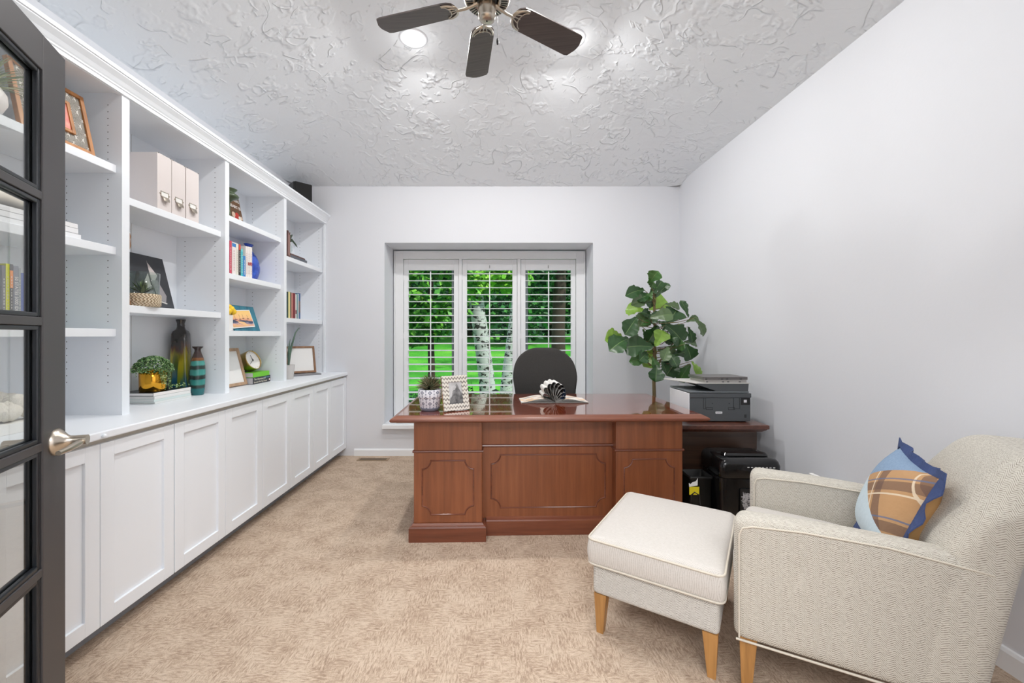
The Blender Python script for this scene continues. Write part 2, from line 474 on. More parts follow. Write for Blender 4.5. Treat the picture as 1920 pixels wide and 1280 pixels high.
# ------------------------------------------------------------------ floor register
t = thing('floor_register', 'brown metal floor vent set in the carpet below the back wall', 'vent', ((700-CX)*4.09/FPX, 4.09, 0))
b = MB(); b.box(-.155, .155, -.045, .045, 0, .004); b.build('vent_frame', plain((150,126,98), .5), t, bevel=.002)
b = MB()
for i in range(22): b.box(-.13+i*.012, -.124+i*.012, -.03, .03, .004, .0055)
b.build('grille', plain((52,44,36), .6), t)
# ------------------------------------------------------------------ base cabinets
PIT = .741; CY0 = .515
cabx = -1.584
lb = ['white two-door base cabinet beside the french door at the near end', 
      'white base cabinet with two panel doors beside the open french door',
      'white base cabinet, second run of doors from the french door, under the striped vase',
      'white base cabinet under the gold clock, third pair of doors',
      'white base cabinet, farthest one, against the window wall']
yy = [CY0 + PIT*k for k in range(5)] + [YB]
for k in range(5):
    y0, y1 = yy[k], yy[k+1]; W = y1-y0
    t = thing('base_cabinet', lb[k], 'cabinet', (cabx, y0, 0), 0, 'base cabinets along the left wall')
    b = MB(); b.box(-.53, -.02, .0005, W-.0005, .083, .8284); b.build('cabinet_body', plain((200,192,180), .6), t)
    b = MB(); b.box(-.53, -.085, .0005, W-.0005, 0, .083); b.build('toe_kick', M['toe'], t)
    ym = W/2 if k < 4 else .36
    for ya, yb in ((.003, ym-.0015), (ym+.0015, W-.003)):
        b = MB(); s_ = .058
        b.box(-.02, 0, ya, ya+s_, .083, .808); b.box(-.02, 0, yb-s_, yb, .083, .808)
        b.box(-.02, 0, ya+s_, yb-s_, .75, .808); b.box(-.02, 0, ya+s_, yb-s_, .083, .141)
        b.box(-.02, -.011, ya+s_, yb-s_, .141, .75)
        b.build('door', M['white'], t, bevel=.0015)
b = MB(); b.box(XL+.005, -1.566, CY0-.01, YB-.002, .829, .861)
ct = b.build('countertop', M['white'], bevel=.006, seg=3); tag(ct, 'long white countertop running over the base cabinets along the left wall', 'countertop')
b = MB(); b.ball((0,0,0), .009, (1,.9,1)); o = b.build('bumper_knob', M['white'], loc=(-1.558, 770*1.566/(938-192), .843)); tag(o, 'tiny round white knob stuck on the front edge of the countertop', 'knob')
# ------------------------------------------------------------------ bookcases above
BF = -1.79                                     # face plane
SY = [.502, 1.232, 1.963, 2.692, 3.42, 4.222]
Z3 = (2.043, 1.656, 1.27); Z2 = (1.914, 1.387)
bl = ['white open bookcase bay nearest the camera, mostly behind the french door', 
      'white open bookcase bay next to the french door, with three shelves of books and frames',
      'white open bookcase bay holding the magazine files and the sailboat picture',
      'white open bookcase bay holding the blue vase and the gold clock',
      'white open bookcase bay at the far end beside the window wall']
for k in range(5):
    y0, y1 = SY[k], SY[k+1]; W = y1-y0
    t = thing('bookcase', bl[k], 'bookcase', (BF, y0, .861), 0, 'built-in bookcase bays on the left wall')
    zt = 2.4195-.861; xb_ = XL+.004-BF; st = .02
    b = MB(); b.box(xb_, xb_+.01, .001, W-.001, 0, zt); b.box(xb_+.01, xb_+.0105, W*.52, W*.525, 0, zt, 1); b.build('back_panel', [M['white'], plain((205,205,205),.5)], t)
    for side in (0, 1):
        ya, yb = ((.001, .02) if side == 0 else (W-.02, W-.001))
        b = MB(); b.box(xb_+.01, -.018, ya, yb, 0, zt)
        yf = .0205 if side == 0 else W-.0205
        for xc in (xb_+.065, -.066):
            z = .155
            while z < zt-.08:
                if not any(abs(z+.861-q+.02) < .025 for q in (Z3 if k % 2 else Z2)):
                    b.add([(xc+.0028*cos(2*pi*i/6), yf, z+.0028*sin(2*pi*i/6)) for i in range(6)],
                      [tuple(range(6)) if side else tuple(range(6))[::-1]], 1)
                z += .032
        b.build('side_panel', [M['white'], M['dot']], t)
    for z in (Z3 if k % 2 else Z2):
        z -= .861
        b = MB(); b.box(xb_+.012, -.026, .021, W-.021, z-.037, z); b.build('shelf', M['white'], t, bevel=.002)
    b = MB(); b.box(-.018, 0, 0, st, 0, zt); b.box(-.018, 0, W-(st if k < 4 else .034), W, 0, zt); b.box(-.018, 0, st, W-st, 2.375-.861, zt)
    b.build('face_frame', M['white'], t)
    b = MB(); b.box(xb_+.01, -.019, .02, W-.02, 2.385-.861, 2.42-.861); b.build('top_panel', M['white'], t)
b = MB()
b.prism([(BF+.0002, 2.378), (BF+.008, 2.378), (BF+.008, 2.394), (BF+.012, 2.398), (BF+.012, 2.404), (BF+.016, 2.410), (BF+.024, 2.425), (BF+.036, 2.440),
         (BF+.040, 2.445), (BF+.040, 2.450), (BF+.045, 2.452), (BF+.045, 2.469), (BF+.0006, 2.469)], 'y', .46, 4.222)
structure(b.build('trim_3', M['white']))
# ------------------------------------------------------------------ black speaker on the bookcase
t = thing('speaker', 'black box speaker standing on top of the bookcase in the far corner', 'speaker', (-1.955, 4.02, 2.42), radians(45))
b = MB(); b.box(-.085, .085, -.06, .085, 0, .292); b.build('cabinet_shell', M['black'], t, bevel=.008)
b = MB(); b.box(-.08, .08, -.085, -.062, .004, .288); b.build('front_grille', plain((34,34,34), .9), t, bevel=.008)
# ------------------------------------------------------------------ french door
F = Vector((-1.249, 1.18, 0)); Hn = Vector((-.905, .447, 0)); dv = (Hn-F).normalized(); DW = (Hn-F).length
ang = atan2(dv.y, dv.x)
dr = thing('door_1', 'charcoal french door with glass panes standing open at the left edge', 'door', F, ang)
structure(dr)
# room side normal is local +y or -y
nrm = Vector((-dv.y, dv.x, 0)); sgn = 1 if nrm.dot(Vector((1, .4, 0))) > 0 else -1
TH = .036
def yb_(a, c): return (min(-a*sgn, -c*sgn), max(-a*sgn, -c*sgn))   # depth behind the seen face
ztop, zlow = 2.03, .012
rows = [1.935 - .3295*i for i in range(6)]
cols = [.112 + (DW-.224)*k/3 for k in range(4)]
b = MB(); ya, yc = yb_(0, TH)
b.box(0, cols[0], ya, yc, zlow, ztop); b.box(cols[3], DW, ya, yc, zlow, ztop)
b.box(cols[0], cols[3], ya, yc, rows[0], ztop); b.box(cols[0], cols[3], ya, yc, zlow, rows[5])
b.build('door_frame', M['door'], dr, bevel=.002)
b = MB(); ya, yc = yb_(.001, TH-.001)
mw = .011
for c_ in cols[1:3]: b.box(c_-mw, c_+mw, ya, yc, rows[5], rows[0])
for r_ in rows[1:5]:
    for k in range(3): b.box(cols[k]+(mw if k else 0), cols[k+1]-(mw if k < 2 else 0), ya, yc, r_-mw, r_+mw)
b.build('muntins', M['door'], dr, bevel=.002)
b = MB()
g = TH/2
for k in range(3):
    for r in range(5):
        xa = cols[k]+(mw if k else 0); xc = cols[k+1]-(mw if k < 2 else 0)
        zc = rows[r]-(mw if r else 0); za = rows[r+1]+(mw if r < 4 else 0)
        for s0, s1 in ((.004, g-.002), (g+.002, TH-.004)):
            ya, yc = yb_(s0, s1); w_ = .012
            b.box(xa, xa+w_, ya, yc, za, zc); b.box(xc-w_, xc, ya, yc, za, zc)
            b.box(xa+w_, xc-w_, ya, yc, zc-w_, zc); b.box(xa+w_, xc-w_, ya, yc, za, za+w_)
b.build('glazing_bead', M['door_dark'], dr, bevel=.003)
for k in range(3):
    for r in range(5):
        ya, yc = yb_(g-.0015, g+.0015)
        b = MB(); b.box(cols[k]+(mw if k else 0), cols[k+1]-(mw if k < 2 else 0), ya, yc, rows[r+1]+(mw if r < 4 else 0), rows[r]-(mw if r else 0)); b.build('glass_pane', M['glass'], dr)
for side in (1, -1):
    n_ = sgn if side == 1 else -sgn
    y0_ = 0 if side == 1 else -sgn*TH
    def Y(v): return y0_ + n_*v
    hx, hz = .05, .945
    b = MB()
    rings = []
    for rr, yv in ((.037, 0), (.037, .004), (.030, .012), (.020, .021), (.0145, .029), (.0138, .04), (.0138, .066)):
        rings.append([(hx + rr*cos(2*pi*i/28), Y(yv), hz + rr*sin(2*pi*i/28)) for i in range(28)])
    if n_ > 0: rings = [r[::-1] for r in rings]
    b.loft(rings, 0, True)
    hd = b.build('door_handle', M['nickel'], dr)
    b = MB(); b.tube([(hx+.004, Y(.054), hz-.003), (hx+.03, Y(.056), hz-.004), (hx+.07, Y(.053), hz-.008), (hx+.105, Y(.047), hz-.010)], [.009, .0085, .0075, .0065], 12)
    b.build('lever', M['nickel'], hd)
for zz in (.25, 1.05, 1.8):
    b = MB(); b.tube([(DW+.006, -sgn*TH/2, zz-.05), (DW+.006, -sgn*TH/2, zz+.05)], .007, 8); b.build('hinge', M['nickel'], dr)
# ------------------------------------------------------------------ recessed lights
def downlight(x, y, label, power):
    t = thing('recessed_light', label, 'light', (x, y, ZT), 0, 'recessed ceiling lights')
    b = MB()
    rings = [[(r*cos(2*pi*i/32), r*sin(2*pi*i/32), z) for i in range(32)] for r, z in ((.098, 0), (.096, -.006), (.078, -.006), (.070, .004))]
    b.loft([r[::-1] for r in rings], 0, True, False); b.build('trim_ring', M['white'], t)
    b = MB(); b.lathe([(.066, -.001), (.06, -.012), (.046, -.022), (.024, -.028), (.002, -.029)], n=32); b.build('lens', M['lamp'], t)
    for kind, pw, dz in (('AREA', power, -.034), ('POINT', power*.035, -.12)):  # the point light is an addition below the lens, to brighten the ceiling
        L = bpy.data.lights.new('downlight', kind); L.energy = pw; L.color = (1, .985, .965)
        if kind == 'AREA': L.shape = 'DISK'; L.size = .12
        else: L.shadow_soft_size = .05
        o = bpy.data.objects.new('downlight', L); COL.objects.link(o); o.parent = t; o.location = (0, 0, dz)
P_DL = 16
downlight(-.605, 2.86, 'glowing round recessed light in the ceiling beside the fan blade, lit brightest', P_DL)
downlight(.50, 2.86, 'round recessed ceiling light half hidden above the right fan blade', P_DL)
downlight(-.605, 1.75, 'round recessed ceiling light out of sight toward the doorway, left', P_DL)
downlight(.50, 1.75, 'round recessed ceiling light out of sight toward the doorway, right', P_DL)
# ------------------------------------------------------------------ ceiling fan
h = 1.5; FX, FY = -.0401*h, 1.232*h
t = thing('ceiling_fan', 'brushed nickel ceiling fan with five dark brown blades', 'fan', (FX, FY, CAMZ + h))
b = MB(); b.lathe([(.02, ZT-CAMZ-h-.09), (.05, ZT-CAMZ-h-.08), (.068, ZT-CAMZ-h-.03), (.068, ZT-CAMZ-h)], n=28); b.build('canopy', M['nickel'], t)
b = MB(); b.tube([(0,0,.15), (0,0,ZT-CAMZ-h-.05)], .0125, 12); b.build('downrod', M['nickel'], t)
b = MB()
b.lathe([(.02, .19), (.05, .185), (.085, .165), (.106, .12), (.108, .05), (.104, .012), (.096, 0), (.058, 0), (.05, .01), (.045, .02)], n=48)
for i in range(44):
    a = 2*pi*i/44
    b.T = Matrix.Rotation(a, 4, 'Z'); b.box(.064, .094, -.0022, .0022, -.0012, .0005, 1); b.T = None
b.build('motor_housing', [M['nickel'], M['black']], t)
b = MB(); b.lathe([(.03, .02), (.044, .015), (.044, -.002), (.03, -.006)], n=24); b.build('flywheel', M['black'], t)
b = MB(); b.lathe([(.028, 0), (.040, -.002), (.040, -.05), (.038, -.055), (.038, -.072), (.034, -.082), (.018, -.087), (.004, -.088)], n=28)
b.lathe([(.004, -.0875), (.004, -.0895)], n=10, mi=1)
b.build('switch_housing', [M['nickel'], M['black']], t)
b = MB(); b.tube([(.036, .012, -.045), (.047, .016, -.05), (.048, .016, -.055), (.048, .016, -.155)], .0011, 6)
ch = b.build('pull_chain', M['steel'], t)
b = MB(); b.lathe([(.002, .012), (.005, .006), (.006, -.006), (.004, -.016), (.002, -.018)], (.048, .016, -.165), 12); b.build('chain_fob', M['black'], ch)
BL = N('fan_blade_laminate', (84,76,75), .38); pb_ = BL.obj()
BL.color(BL.ramp(BL.noise(BL.scale(pb_, 4, 90, 1), 1, 3), [(.3, (72,65,64)), (.7, (92,83,81))])); BL = BL.mat
R0, R1 = .148, .541
for a in (32.6, 98.4, 163.9, 240.0, 316.0):
    blade_out = []
    pts = [(R0, -.022), (R0+.008, -.042), (R0+.03, -.056), (R0+.06, -.060), (R1-.03, -.066), (R1-.012, -.060), (R1-.006, -.045),
           (R1+.004, -.02), (R1+.006, 0)]
    poly = pts + [(x, -y) for x, y in pts[::-1][1:]]
    b = MB(); b.T = Matrix.Rotation(radians(a), 4, 'Z') @ Matrix.Rotation(radians(-11), 4, 'X')
    b.prism(poly, 'z', -.003, .003)
    bl_ = b.build('blade', BL, t, bevel=.001)
    b = MB(); b.T = Matrix.Rotation(radians(a), 4, 'Z')
    b.tube([(.042, 0, .004), (.075, 0, -.004), (.105, 0, -.010), (R0, 0, -.010)], [.008, .008, .007, .006], 10)
    b.T = b.T @ Matrix.Rotation(radians(-11), 4, 'X')
    arc = [(R0+.075*(1-cos(q))*.9 - .004, .053*sin(q)*1.0, -.0065) for q in [radians(-85+170*i/14) for i in range(15)]]
    b.tube(arc, [.003+.004*sin(pi*i/14)**.5 for i in range(15)], 8)
    arc2 = [(R0+.028+.05*(1-cos(q))*.7, .045*sin(q), -.006) for q in [radians(-80+160*i/12) for i in range(13)]]
    b.tube(arc2, .003, 6)
    for q in (-.022, 0, .022): b.tube([(R0+.002, q*.5, -.006), (R0+.034, q, -.006)], .003, 6)
    b.build('blade_iron', M['nickel'], bl_)
# ------------------------------------------------------------------ executive desk
DA = radians(1.4); DH = .765
dk = thing('desk', 'large cherry wood executive desk with a polished top in front of the window', 'desk', (.300, 2.412, 0), DA)
W2 = .946; DD = .945
b = MB()
# moulded edge: loft of rectangles
def rect_ring(x0, x1, y0, y1, z): return [(x0,y0,z),(x1,y0,z),(x1,y1,z),(x0,y1,z)]
prof = [(.034, DH-.044), (.030, DH-.040), (.012, DH-.038), (.004, DH-.034), (0, DH-.028), (.001, DH-.020), (.008, DH-.014), (.012, DH-.013), (.016, DH-.010), (.030, DH-.003), (.040, DH)]
b.loft([rect_ring(-W2+i, W2-i, i, DD-i, z) for i, z in prof], 0, False)
b.add([(-W2+.04, .04, DH+.0003), (W2-.04, .04, DH+.0003), (W2-.04, DD-.04, DH+.0003), (-W2+.04, DD-.04, DH+.0003)], [(0,1,2,3)], 1)
b.build('desktop', [M['cherry_x'], M['desk_top']], dk)
def carved(b, x0, x1, z0, z1, y, r=.052):
    """a bead moulding round a panel with scooped corners, on a face looking toward -y"""
    pts = []
    for cx, cz, a0 in ((x0, z0, 90), (x1, z0, 180), (x1, z1, 270), (x0, z1, 0)):
        seg = [(cx+r*cos(radians(a0-90*i/8)), cz+r*sin(radians(a0-90*i/8))) for i in range(9)]
        pts += seg
    n = len(pts); cxm, czm = (x0+x1)/2, (z0+z1)/2
    def inset(d):
        out = []
        for i in range(n):
            p0 = Vector(pts[i-1]); p1 = Vector(pts[i]); p2 = Vector(pts[(i+1) % n])
            t1 = (p1-p0).normalized() if (p1-p0).length > 1e-9 else Vector((0,0)); t2 = (p2-p1).normalized() if (p2-p1).length > 1e-9 else t1
            n1 = Vector((-t1.y, t1.x)); n2 = Vector((-t2.y, t2.x)); m_ = (n1+n2)
            m_ = m_.normalized() if m_.length > 1e-6 else n1
            k = 1/max(.55, m_.dot(n1))
            out.append(p1 + m_*d*k)
        return out
    prof = [(0, 0), (.002, -.0035), (.0055, -.005), (.0085, -.002), (.011, .0035), (.0125, 0)]
    rings = [[(q.x, y+dy, q.y) for q in inset(d)] for d, dy in prof]
    for A, B in zip(rings[:-1], rings[1:]):
        b.add(A + B, [(i, (i+1) % n, n+(i+1) % n, n+i) for i in range(n)], 0, True)
# pedestals: (x0, x1) local
for k, (x0, x1) in enumerate(((-.820, -.408), (.408, .820))):
    b = MB(); b.box(x0, x1, .085, DD-.08, .105, DH-.044)
    o = b.build('pedestal', M['cherry'], dk, bevel=.004)
    b = MB()
    b.prism([(.085, .545), (.079, .542), (.077, .536), (.081, .531), (.085, .53)], 'x', x0-.007, x1+.007)
    b.prism([(x0, .545), (x0-.006, .542), (x0-.007, .536), (x0, .53)], 'y', .079, DD-.08)
    b.prism([(x1, .545), (x1+.006, .542), (x1+.007, .536), (x1, .53)], 'y', .079, DD-.08)
    b.build('waist_molding', M['cherry_x'], o)
    b = MB(); carved(b, x0+.047, x1-.047, .152, .486, .085); b.build('panel_molding', M['cherry_x'], o)
    b = MB()
    b.loft([rect_ring(x0-.026, x1+.024, .06, DD-.055, 0), rect_ring(x0-.026, x1+.024, .06, DD-.055, .083), rect_ring(x0-.020, x1+.018, .066, DD-.061, .091),
            rect_ring(x0-.012, x1+.010, .073, DD-.07, .095), rect_ring(x0-.004, x1+.003, .081, DD-.078, .106)], 0, False)
    b.build('plinth', M['cherry_x'], o)
    # drawers on the sitter's side
    for z0, z1 in ((.12, .36), (.37, .53), (.555, .70)):
        b = MB(); b.box(x0+.03, x1-.03, DD-.08, DD-.068, z0, z1); q = b.build('drawer_front', M['cherry'], o, bevel=.004)
        b = MB(); xm = (x0+x1)/2; zm = (z0+z1)/2
        b.tube([(xm-.045, DD-.07, zm), (xm-.045, DD-.05, zm), (xm-.03, DD-.045, zm-.012), (xm+.03, DD-.045, zm-.012), (xm+.045, DD-.05, zm), (xm+.045, DD-.07, zm)], .004, 6)
        b.build('drawer_pull', M['brass'], q)
b = MB(); b.box(-.408, .408, .160, .18, .10, DH-.044); mo = b.build('modesty_panel', M['cherry'], dk)
b = MB(); b.prism([(.160, .56), (.153, .556), (.150, .549), (.155, .542), (.160, .54)], 'x', -.408, .408); b.build('waist_molding', M['cherry_x'], mo)
b = MB(); carved(b, -.357, .372-.004, .158, .497, .160, .058); b.build('panel_molding', M['cherry_x'], mo)
b = MB(); b.prism([(.18, 0), (.135, 0), (.135, .088), (.138, .096), (.148, .101), (.160, .108), (.18, .108)], 'x', -.384, .384); b.build('plinth', M['cherry_x'], mo)
b = MB(); b.box(-.408, .408, .20, DD-.10, DH-.075, DH-.0445); b.build('pencil_drawer', M['cherry'], dk)
# ------------------------------------------------------------------ desk chair
CHF = N('black_wool', (52,50,49), .95); pp = CHF.obj(); CHF.color(CHF.mix(CHF.noise(pp, 260, 3, .7), (34,33,32), (66,64,62))); CHF.bump(CHF.noise(pp, 300, 2), .002, .6); CHF = CHF.mat
ch = thing('office_chair', 'dark charcoal upholstered office chair with a rounded back behind the desk', 'chair', ((1020.5-CX)*3.62/FPX, 3.36, 0))
hwid = .278
def bk(p):
    # outline: broad rounded shoulders narrowing toward the waist
    t = (p.z-.52)/(1.128-.52)
    wv_ = .85 + .15*min(1, max(0, (t-.12)/.45))**1.0
    if t > .5:
        s_ = min(1, (t-.5)/.5); wv_ *= max(.0, 1-(s_*.985)**3.0)**.45*.985+.015 if s_ > 0 else 1
    x = p.x*wv_
    y = p.y + .22*(x*x)/.28*-1 - .04*sin(pi*t) + .10*max(0, t)
    return Vector((x, y, p.z))
b = MB(); b.rbox(-hwid, hwid, .20, .275, .52, 1.128, .03, 18, bk); b.build('backrest', CHF, ch)
b = MB(); b.rbox(-.25, .25, -.26, .24, .42, .51, .04, 10, lambda p: Vector((p.x, p.y, p.z + .012*(1-(p.x/.25)**2)))); b.build('seat', CHF, ch)
b = MB(); b.tube([(0,.22,.43), (0,.29,.46), (0,.30,.62), (0,.27,.7)], .018, 10); b.build('back_bracket', M['black'], ch)
b = MB(); b.tube([(0,0,.1), (0,0,.43)], .026, 14); b.build('gas_column', M['black'], ch)
b = MB(); b.lathe([(.045, .07), (.05, .12), (.03, .13)], n=16)
for k in range(5):
    a = 2*pi*k/5+.3; b.tube([(0,0,.105), (.28*cos(a), .28*sin(a), .075)], [.024, .016], 8)
b.build('star_base', M['black'], ch)
for k in range(5):
    a = 2*pi*k/5+.3; b = MB(); c_ = (.285*cos(a), .285*sin(a))
    for s in (-1, 1):
        e = Vector((-sin(a), cos(a), 0))
        p = Vector((c_[0], c_[1], .027)); b.tube([p+e*s*.006, p+e*s*.022], .026, 14)
    b.tube([(c_[0], c_[1], .03), (c_[0], c_[1], .08)], .007, 6)
    b.build('caster', M['black'], ch)
# ------------------------------------------------------------------ credenza by the right wall
cz = thing('credenza', 'low dark walnut credenza along the right wall carrying the printer', 'credenza', (.035, 2.70, 0))
CZH = .647
b = MB(); b.box(1.17, 1.672, .03, .52, .0, CZH-.05); b.build('credenza_body', M['darkwood'], cz, bevel=.003)
b = MB()
pr = [(.03, CZH-.05), (.022, CZH-.042), (.012, CZH-.036), (.008, CZH-.03), (0, CZH-.026), (0, CZH-.004), (.006, CZH)]
b.loft([rect_ring(1.12+i, 1.735-i, i, .55-i, z) for i, z in pr], 0, False); b.build('credenza_top', wood('walnut_top', (66,36,26), (92,52,38), (112,66,48), 'y', .28, .5), cz)
b = MB(); pk = at(1310.6, 884, 2.72); pk.x -= .035; b.tube([(pk.x, .022, pk.z), (pk.x, .031, pk.z)], .0085, 16)
b.box(pk.x-.0012, pk.x+.0012, .0212, .0222, pk.z-.004, pk.z+.004, 1); b.build('lock', [M['nickel'], M['black']], cz)
for k in range(2):
    b = MB(); b.box(1.155, 1.169, .045+.235*k, .27+.235*k, .04, .58); q = b.build('drawer_front', M['darkwood'], cz, bevel=.003)
    b = MB(); yc = .157+.235*k; b.tube([(1.155, yc-.05, .42), (1.135, yc-.045, .415), (1.135, yc+.045, .415), (1.155, yc+.05, .42)], .004, 6); b.build('drawer_pull', M['brass'], q)
# ------------------------------------------------------------------ printer and laptops
PRG = N('printer_grey', (80,84,87), .5).mat; PRW = plain((232,232,236), .4)
px0, px1, py0, py1 = 1.289, 1.706, 2.80, 3.12
pz = CZH
pn = thing('printer', 'grey and white multifunction printer standing on the credenza', 'printer', (px0, py0, pz))
Wp = px1-px0; Dp = py1-py0
b = MB(); b.box(.004, Wp, 0, Dp, .006, .166); b.box(.02, .06, .02, .06, 0, .006); b.box(Wp-.06, Wp-.02, .02, .06, 0, .006); b.box(.02, .06, Dp-.06, Dp-.02, 0, .006); b.box(Wp-.06, Wp-.02, Dp-.06, Dp-.02, 0, .006)
b.build('printer_body', PRG, pn, bevel=.004)
b = MB(); b.box(-.002, .004, .002, Dp-.002, .012, .196); b.build('front_cover', PRW, pn, bevel=.003)
b = MB(); b.box(.004, Wp+.004, -.004, Dp, .166, .196); b.build('scanner_bed', PRG, pn, bevel=.003)
b = MB(); b.box(.0, Wp-.01, 0, Dp, .199, .21); b.build('scanner_lid', N('lid_grey', (112,118,122), .45).mat, pn, bevel=.003)
b = MB(); b.prism([(.19, .21), (Wp-.016, .21), (Wp-.012, .262), (.06, .262), (.06, .254)], 'y', .0, Dp-.02); b.build('document_feeder', PRG, pn, bevel=.002)
b = MB(); b.loft([[(.045,-.004,.262), (Wp-.006,-.004,.262), (Wp-.006,-.004,.268), (.045,-.004,.268)], [(-.06,Dp-.03,.262), (Wp-.006,Dp-.03,.262), (Wp-.006,Dp-.03,.268), (-.06,Dp-.03,.268)]], 0, False)
b.build('feed_tray', plain((205,203,199), .5), pn, bevel=.001)
b = MB()
for xa, xb, za, zb in ((.095, .112, .09, .165), (.30, .345, .09, .165)):
    b.box(xa, xa+.003, -.0012, 0, za, zb); b.box(xb-.003, xb, -.0012, 0, za, zb); b.box(xa, xb, -.0012, 0, za, za+.003)
for xa in (.115, .265): 
    b.box(xa, xa+.045, -.0012, 0, .098, .1005); b.box(xa, xa+.045, -.0012, 0, .084, .0865); b.box(xa, xa+.002, -.0012, 0, .084, .1); b.box(xa+.043, xa+.045, -.0012, 0, .084, .1)
b.box(.375, .389, -.0014, 0, .03, .052)
for xa in (.155, .27): b.box(xa, xa+.005, -.0014, 0, .124, .13)
b.build('back_detail', plain((46,49,51), .6), pn)
b = MB(); b.box(.352, Wp-.004, -.002, .001, .118, .165); b.build('port_recess', M['black'], pn, bevel=.001)
b = MB(); b.box(.37, .39, -.004, -.002, .134, .152); b.build('port_plug', PRW, pn, bevel=.001)
b = MB(); b.prism(rrect(.178, .224, .058, .072, .003), 'y', -.0018, .0002); q = b.build('printer_label', PRW, pn)
b = MB(); 
for i in range(9): b.box(.184+i*.0036, .1866+i*.0036, -.0023, -.0018, .063, .0655+.0012*(i in (0, 4)))
b.build('label_print', plain((120,120,120), .6), q)
for k, (lab, z, c_, dx, w_, d_) in enumerate((('closed silver laptop, lower one of the two stacked on the printer', .268, (188,184,180), .105, .295, .215),
                             ('closed dark grey laptop on top of the silver laptop', .2875, (122,118,116), .095, .31, .225))):
    t = thing('laptop', lab, 'laptop', (px0+dx, py0+.004-.008*k, pz+z+.0006), radians(.6+.8*k))
    cm = N('laptop_shell_%d' % k, c_, .35, .6).mat
    b = MB(); b.prism(rrect(0, w_, 0, d_, .012), 'z', 0, .011); b.build('laptop_base', cm, t, bevel=.0015)
    b = MB(); b.prism(rrect(0, w_, 0, d_, .012), 'z', .0122, .0185); b.build('laptop_lid', cm, t, bevel=.0015)
    b = MB()
    for xa, xb in ((.012, .024), (.12, .135), (.155, .17), (w_-.06, w_-.045)): b.box(xa, xb, -.0008, .002, .003, .008)
    b.build('port', M['black'], t)
# ------------------------------------------------------------------ shredder and basket
sh = thing('shredder', 'tall glossy black paper shredder on the carpet in front of the credenza', 'shredder', (1.468, 2.53, 0), radians(-3))
sh.scale = (.86, .86, 1.0)
def srr(w, d, r, z, k=5): return [(x, y, z) for x, y in rrect(-w, w, -d, d, r, k)]
b = MB(); b.loft([srr(.175, .14, .03, .03), srr(.185, .15, .035, .1), srr(.195, .16, .04, .40)], 0, True); b.build('bin', M['gloss_black'], sh)
b = MB(); b.loft([srr(.196, .161, .04, .403), srr(.202, .168, .04, .41), srr(.205, .172, .045, .475), srr(.198, .165, .05, .50), srr(.185, .15, .05, .513), srr(.15, .12, .05, .517)], 0, True); b.build('cutter_head', M['gloss_black'], sh)
b = MB(); b.box(-.155, .155, -.02, .006, .5165, .5185); b.build('paper_slot', plain((8,8,8), .5), sh)
b = MB(); b.loft([[(x, y, .517+.004) for x, y in rrect(-.15, .16, -.10, -.02, .03)], [(x, y, .517+.016) for x, y in rrect(-.14, .15, -.085, -.03, .025)]], 0, True); b.build('feed_flap', M['gloss_black'], sh)
b = MB()
for i in range(8): b.box(-.03+i*.024, -.017+i*.024, -.1735, -.171, .470, .4745)
b.build('indicator_mark', plain((210,210,210), .5), sh)
b = MB(); b.prism(rrect(-.075, .06, .17, .345, .01), 'y', -.168, -.160); wnd = b.build('window_bezel', M['black'], sh)
b = MB(); rnd = random.Random(3)
for i in range(260):
    cx_, cz_ = rnd.uniform(-.058, .042), rnd.uniform(.188, .325); a = rnd.uniform(0, pi); l = rnd.uniform(.006, .016); w_ = .0016
    dx_, dz_ = cos(a)*l, sin(a)*l; ex, ez = -sin(a)*w_, cos(a)*w_; yy_ = -.1685 - rnd.uniform(0, .003)
    b.add([(cx_-dx_-ex, yy_, cz_-dz_-ez), (cx_+dx_-ex, yy_-.001, cz_+dz_-ez), (cx_+dx_+ex, yy_-.001, cz_+dz_+ez), (cx_-dx_+ex, yy_, cz_-dz_+ez)], [(0,1,2,3)], 0)
o = b.build('shredded_paper', plain((200,198,200), .8), wnd); o['kind'] = 'stuff'
for sx_ in (-.15, .15):
    for sy_ in (-.11, .11):
        b = MB(); b.tube([(sx_-.008, sy_, .02), (sx_+.008, sy_, .02)], .02, 12); b.box(sx_-.012, sx_+.012, sy_-.012, sy_+.012, .02, .034); b.build('caster', M['black'], sh)
wb = thing('wastebasket', 'small black bin with a yellow label in the gap between desk and shredder', 'wastebasket', (1.226, 2.57, 0), 0)
wb.scale = (.9, .9, 1)

b = MB()
b.loft([srr(.07, .068, .015, .002), srr(.076, .078, .015, .36), srr(.08, .082, .016, .362), srr(.08, .082, .016, .378), srr(.073, .075, .014, .378), srr(.066, .064, .012, .012)], 0, True)
b.build('basket', plain((24,25,24), .35), wb)
b = MB(); b.box(-.085, -.018, -.0815, -.0798, .270, .318); b.build('yellow_label', plain((226,208,36), .5), wb)
b = MB(); b.prism([(-.086, .318), (-.03, .326), (-.028, .372), (-.04, .352), (-.062, .346), (-.078, .334), (-.088, .342)], 'y', -.0822, -.0802); b.build('torn_label', M['paper'], wb)
b = MB(); b.tube([(1.135, 2.44, .25), (1.132, 2.435, .29), (1.15, 2.43, .31), (1.175, 2.43, .295), (1.19, 2.43, .2), (1.19, 2.43, .04), (1.21, 2.40, .006), (1.26, 2.36, .006)], .004, 6)
o = b.build('power_cord', M['black']); tag(o, 'thin black cord looped in front of the yellow label on the wastebasket', 'cord')
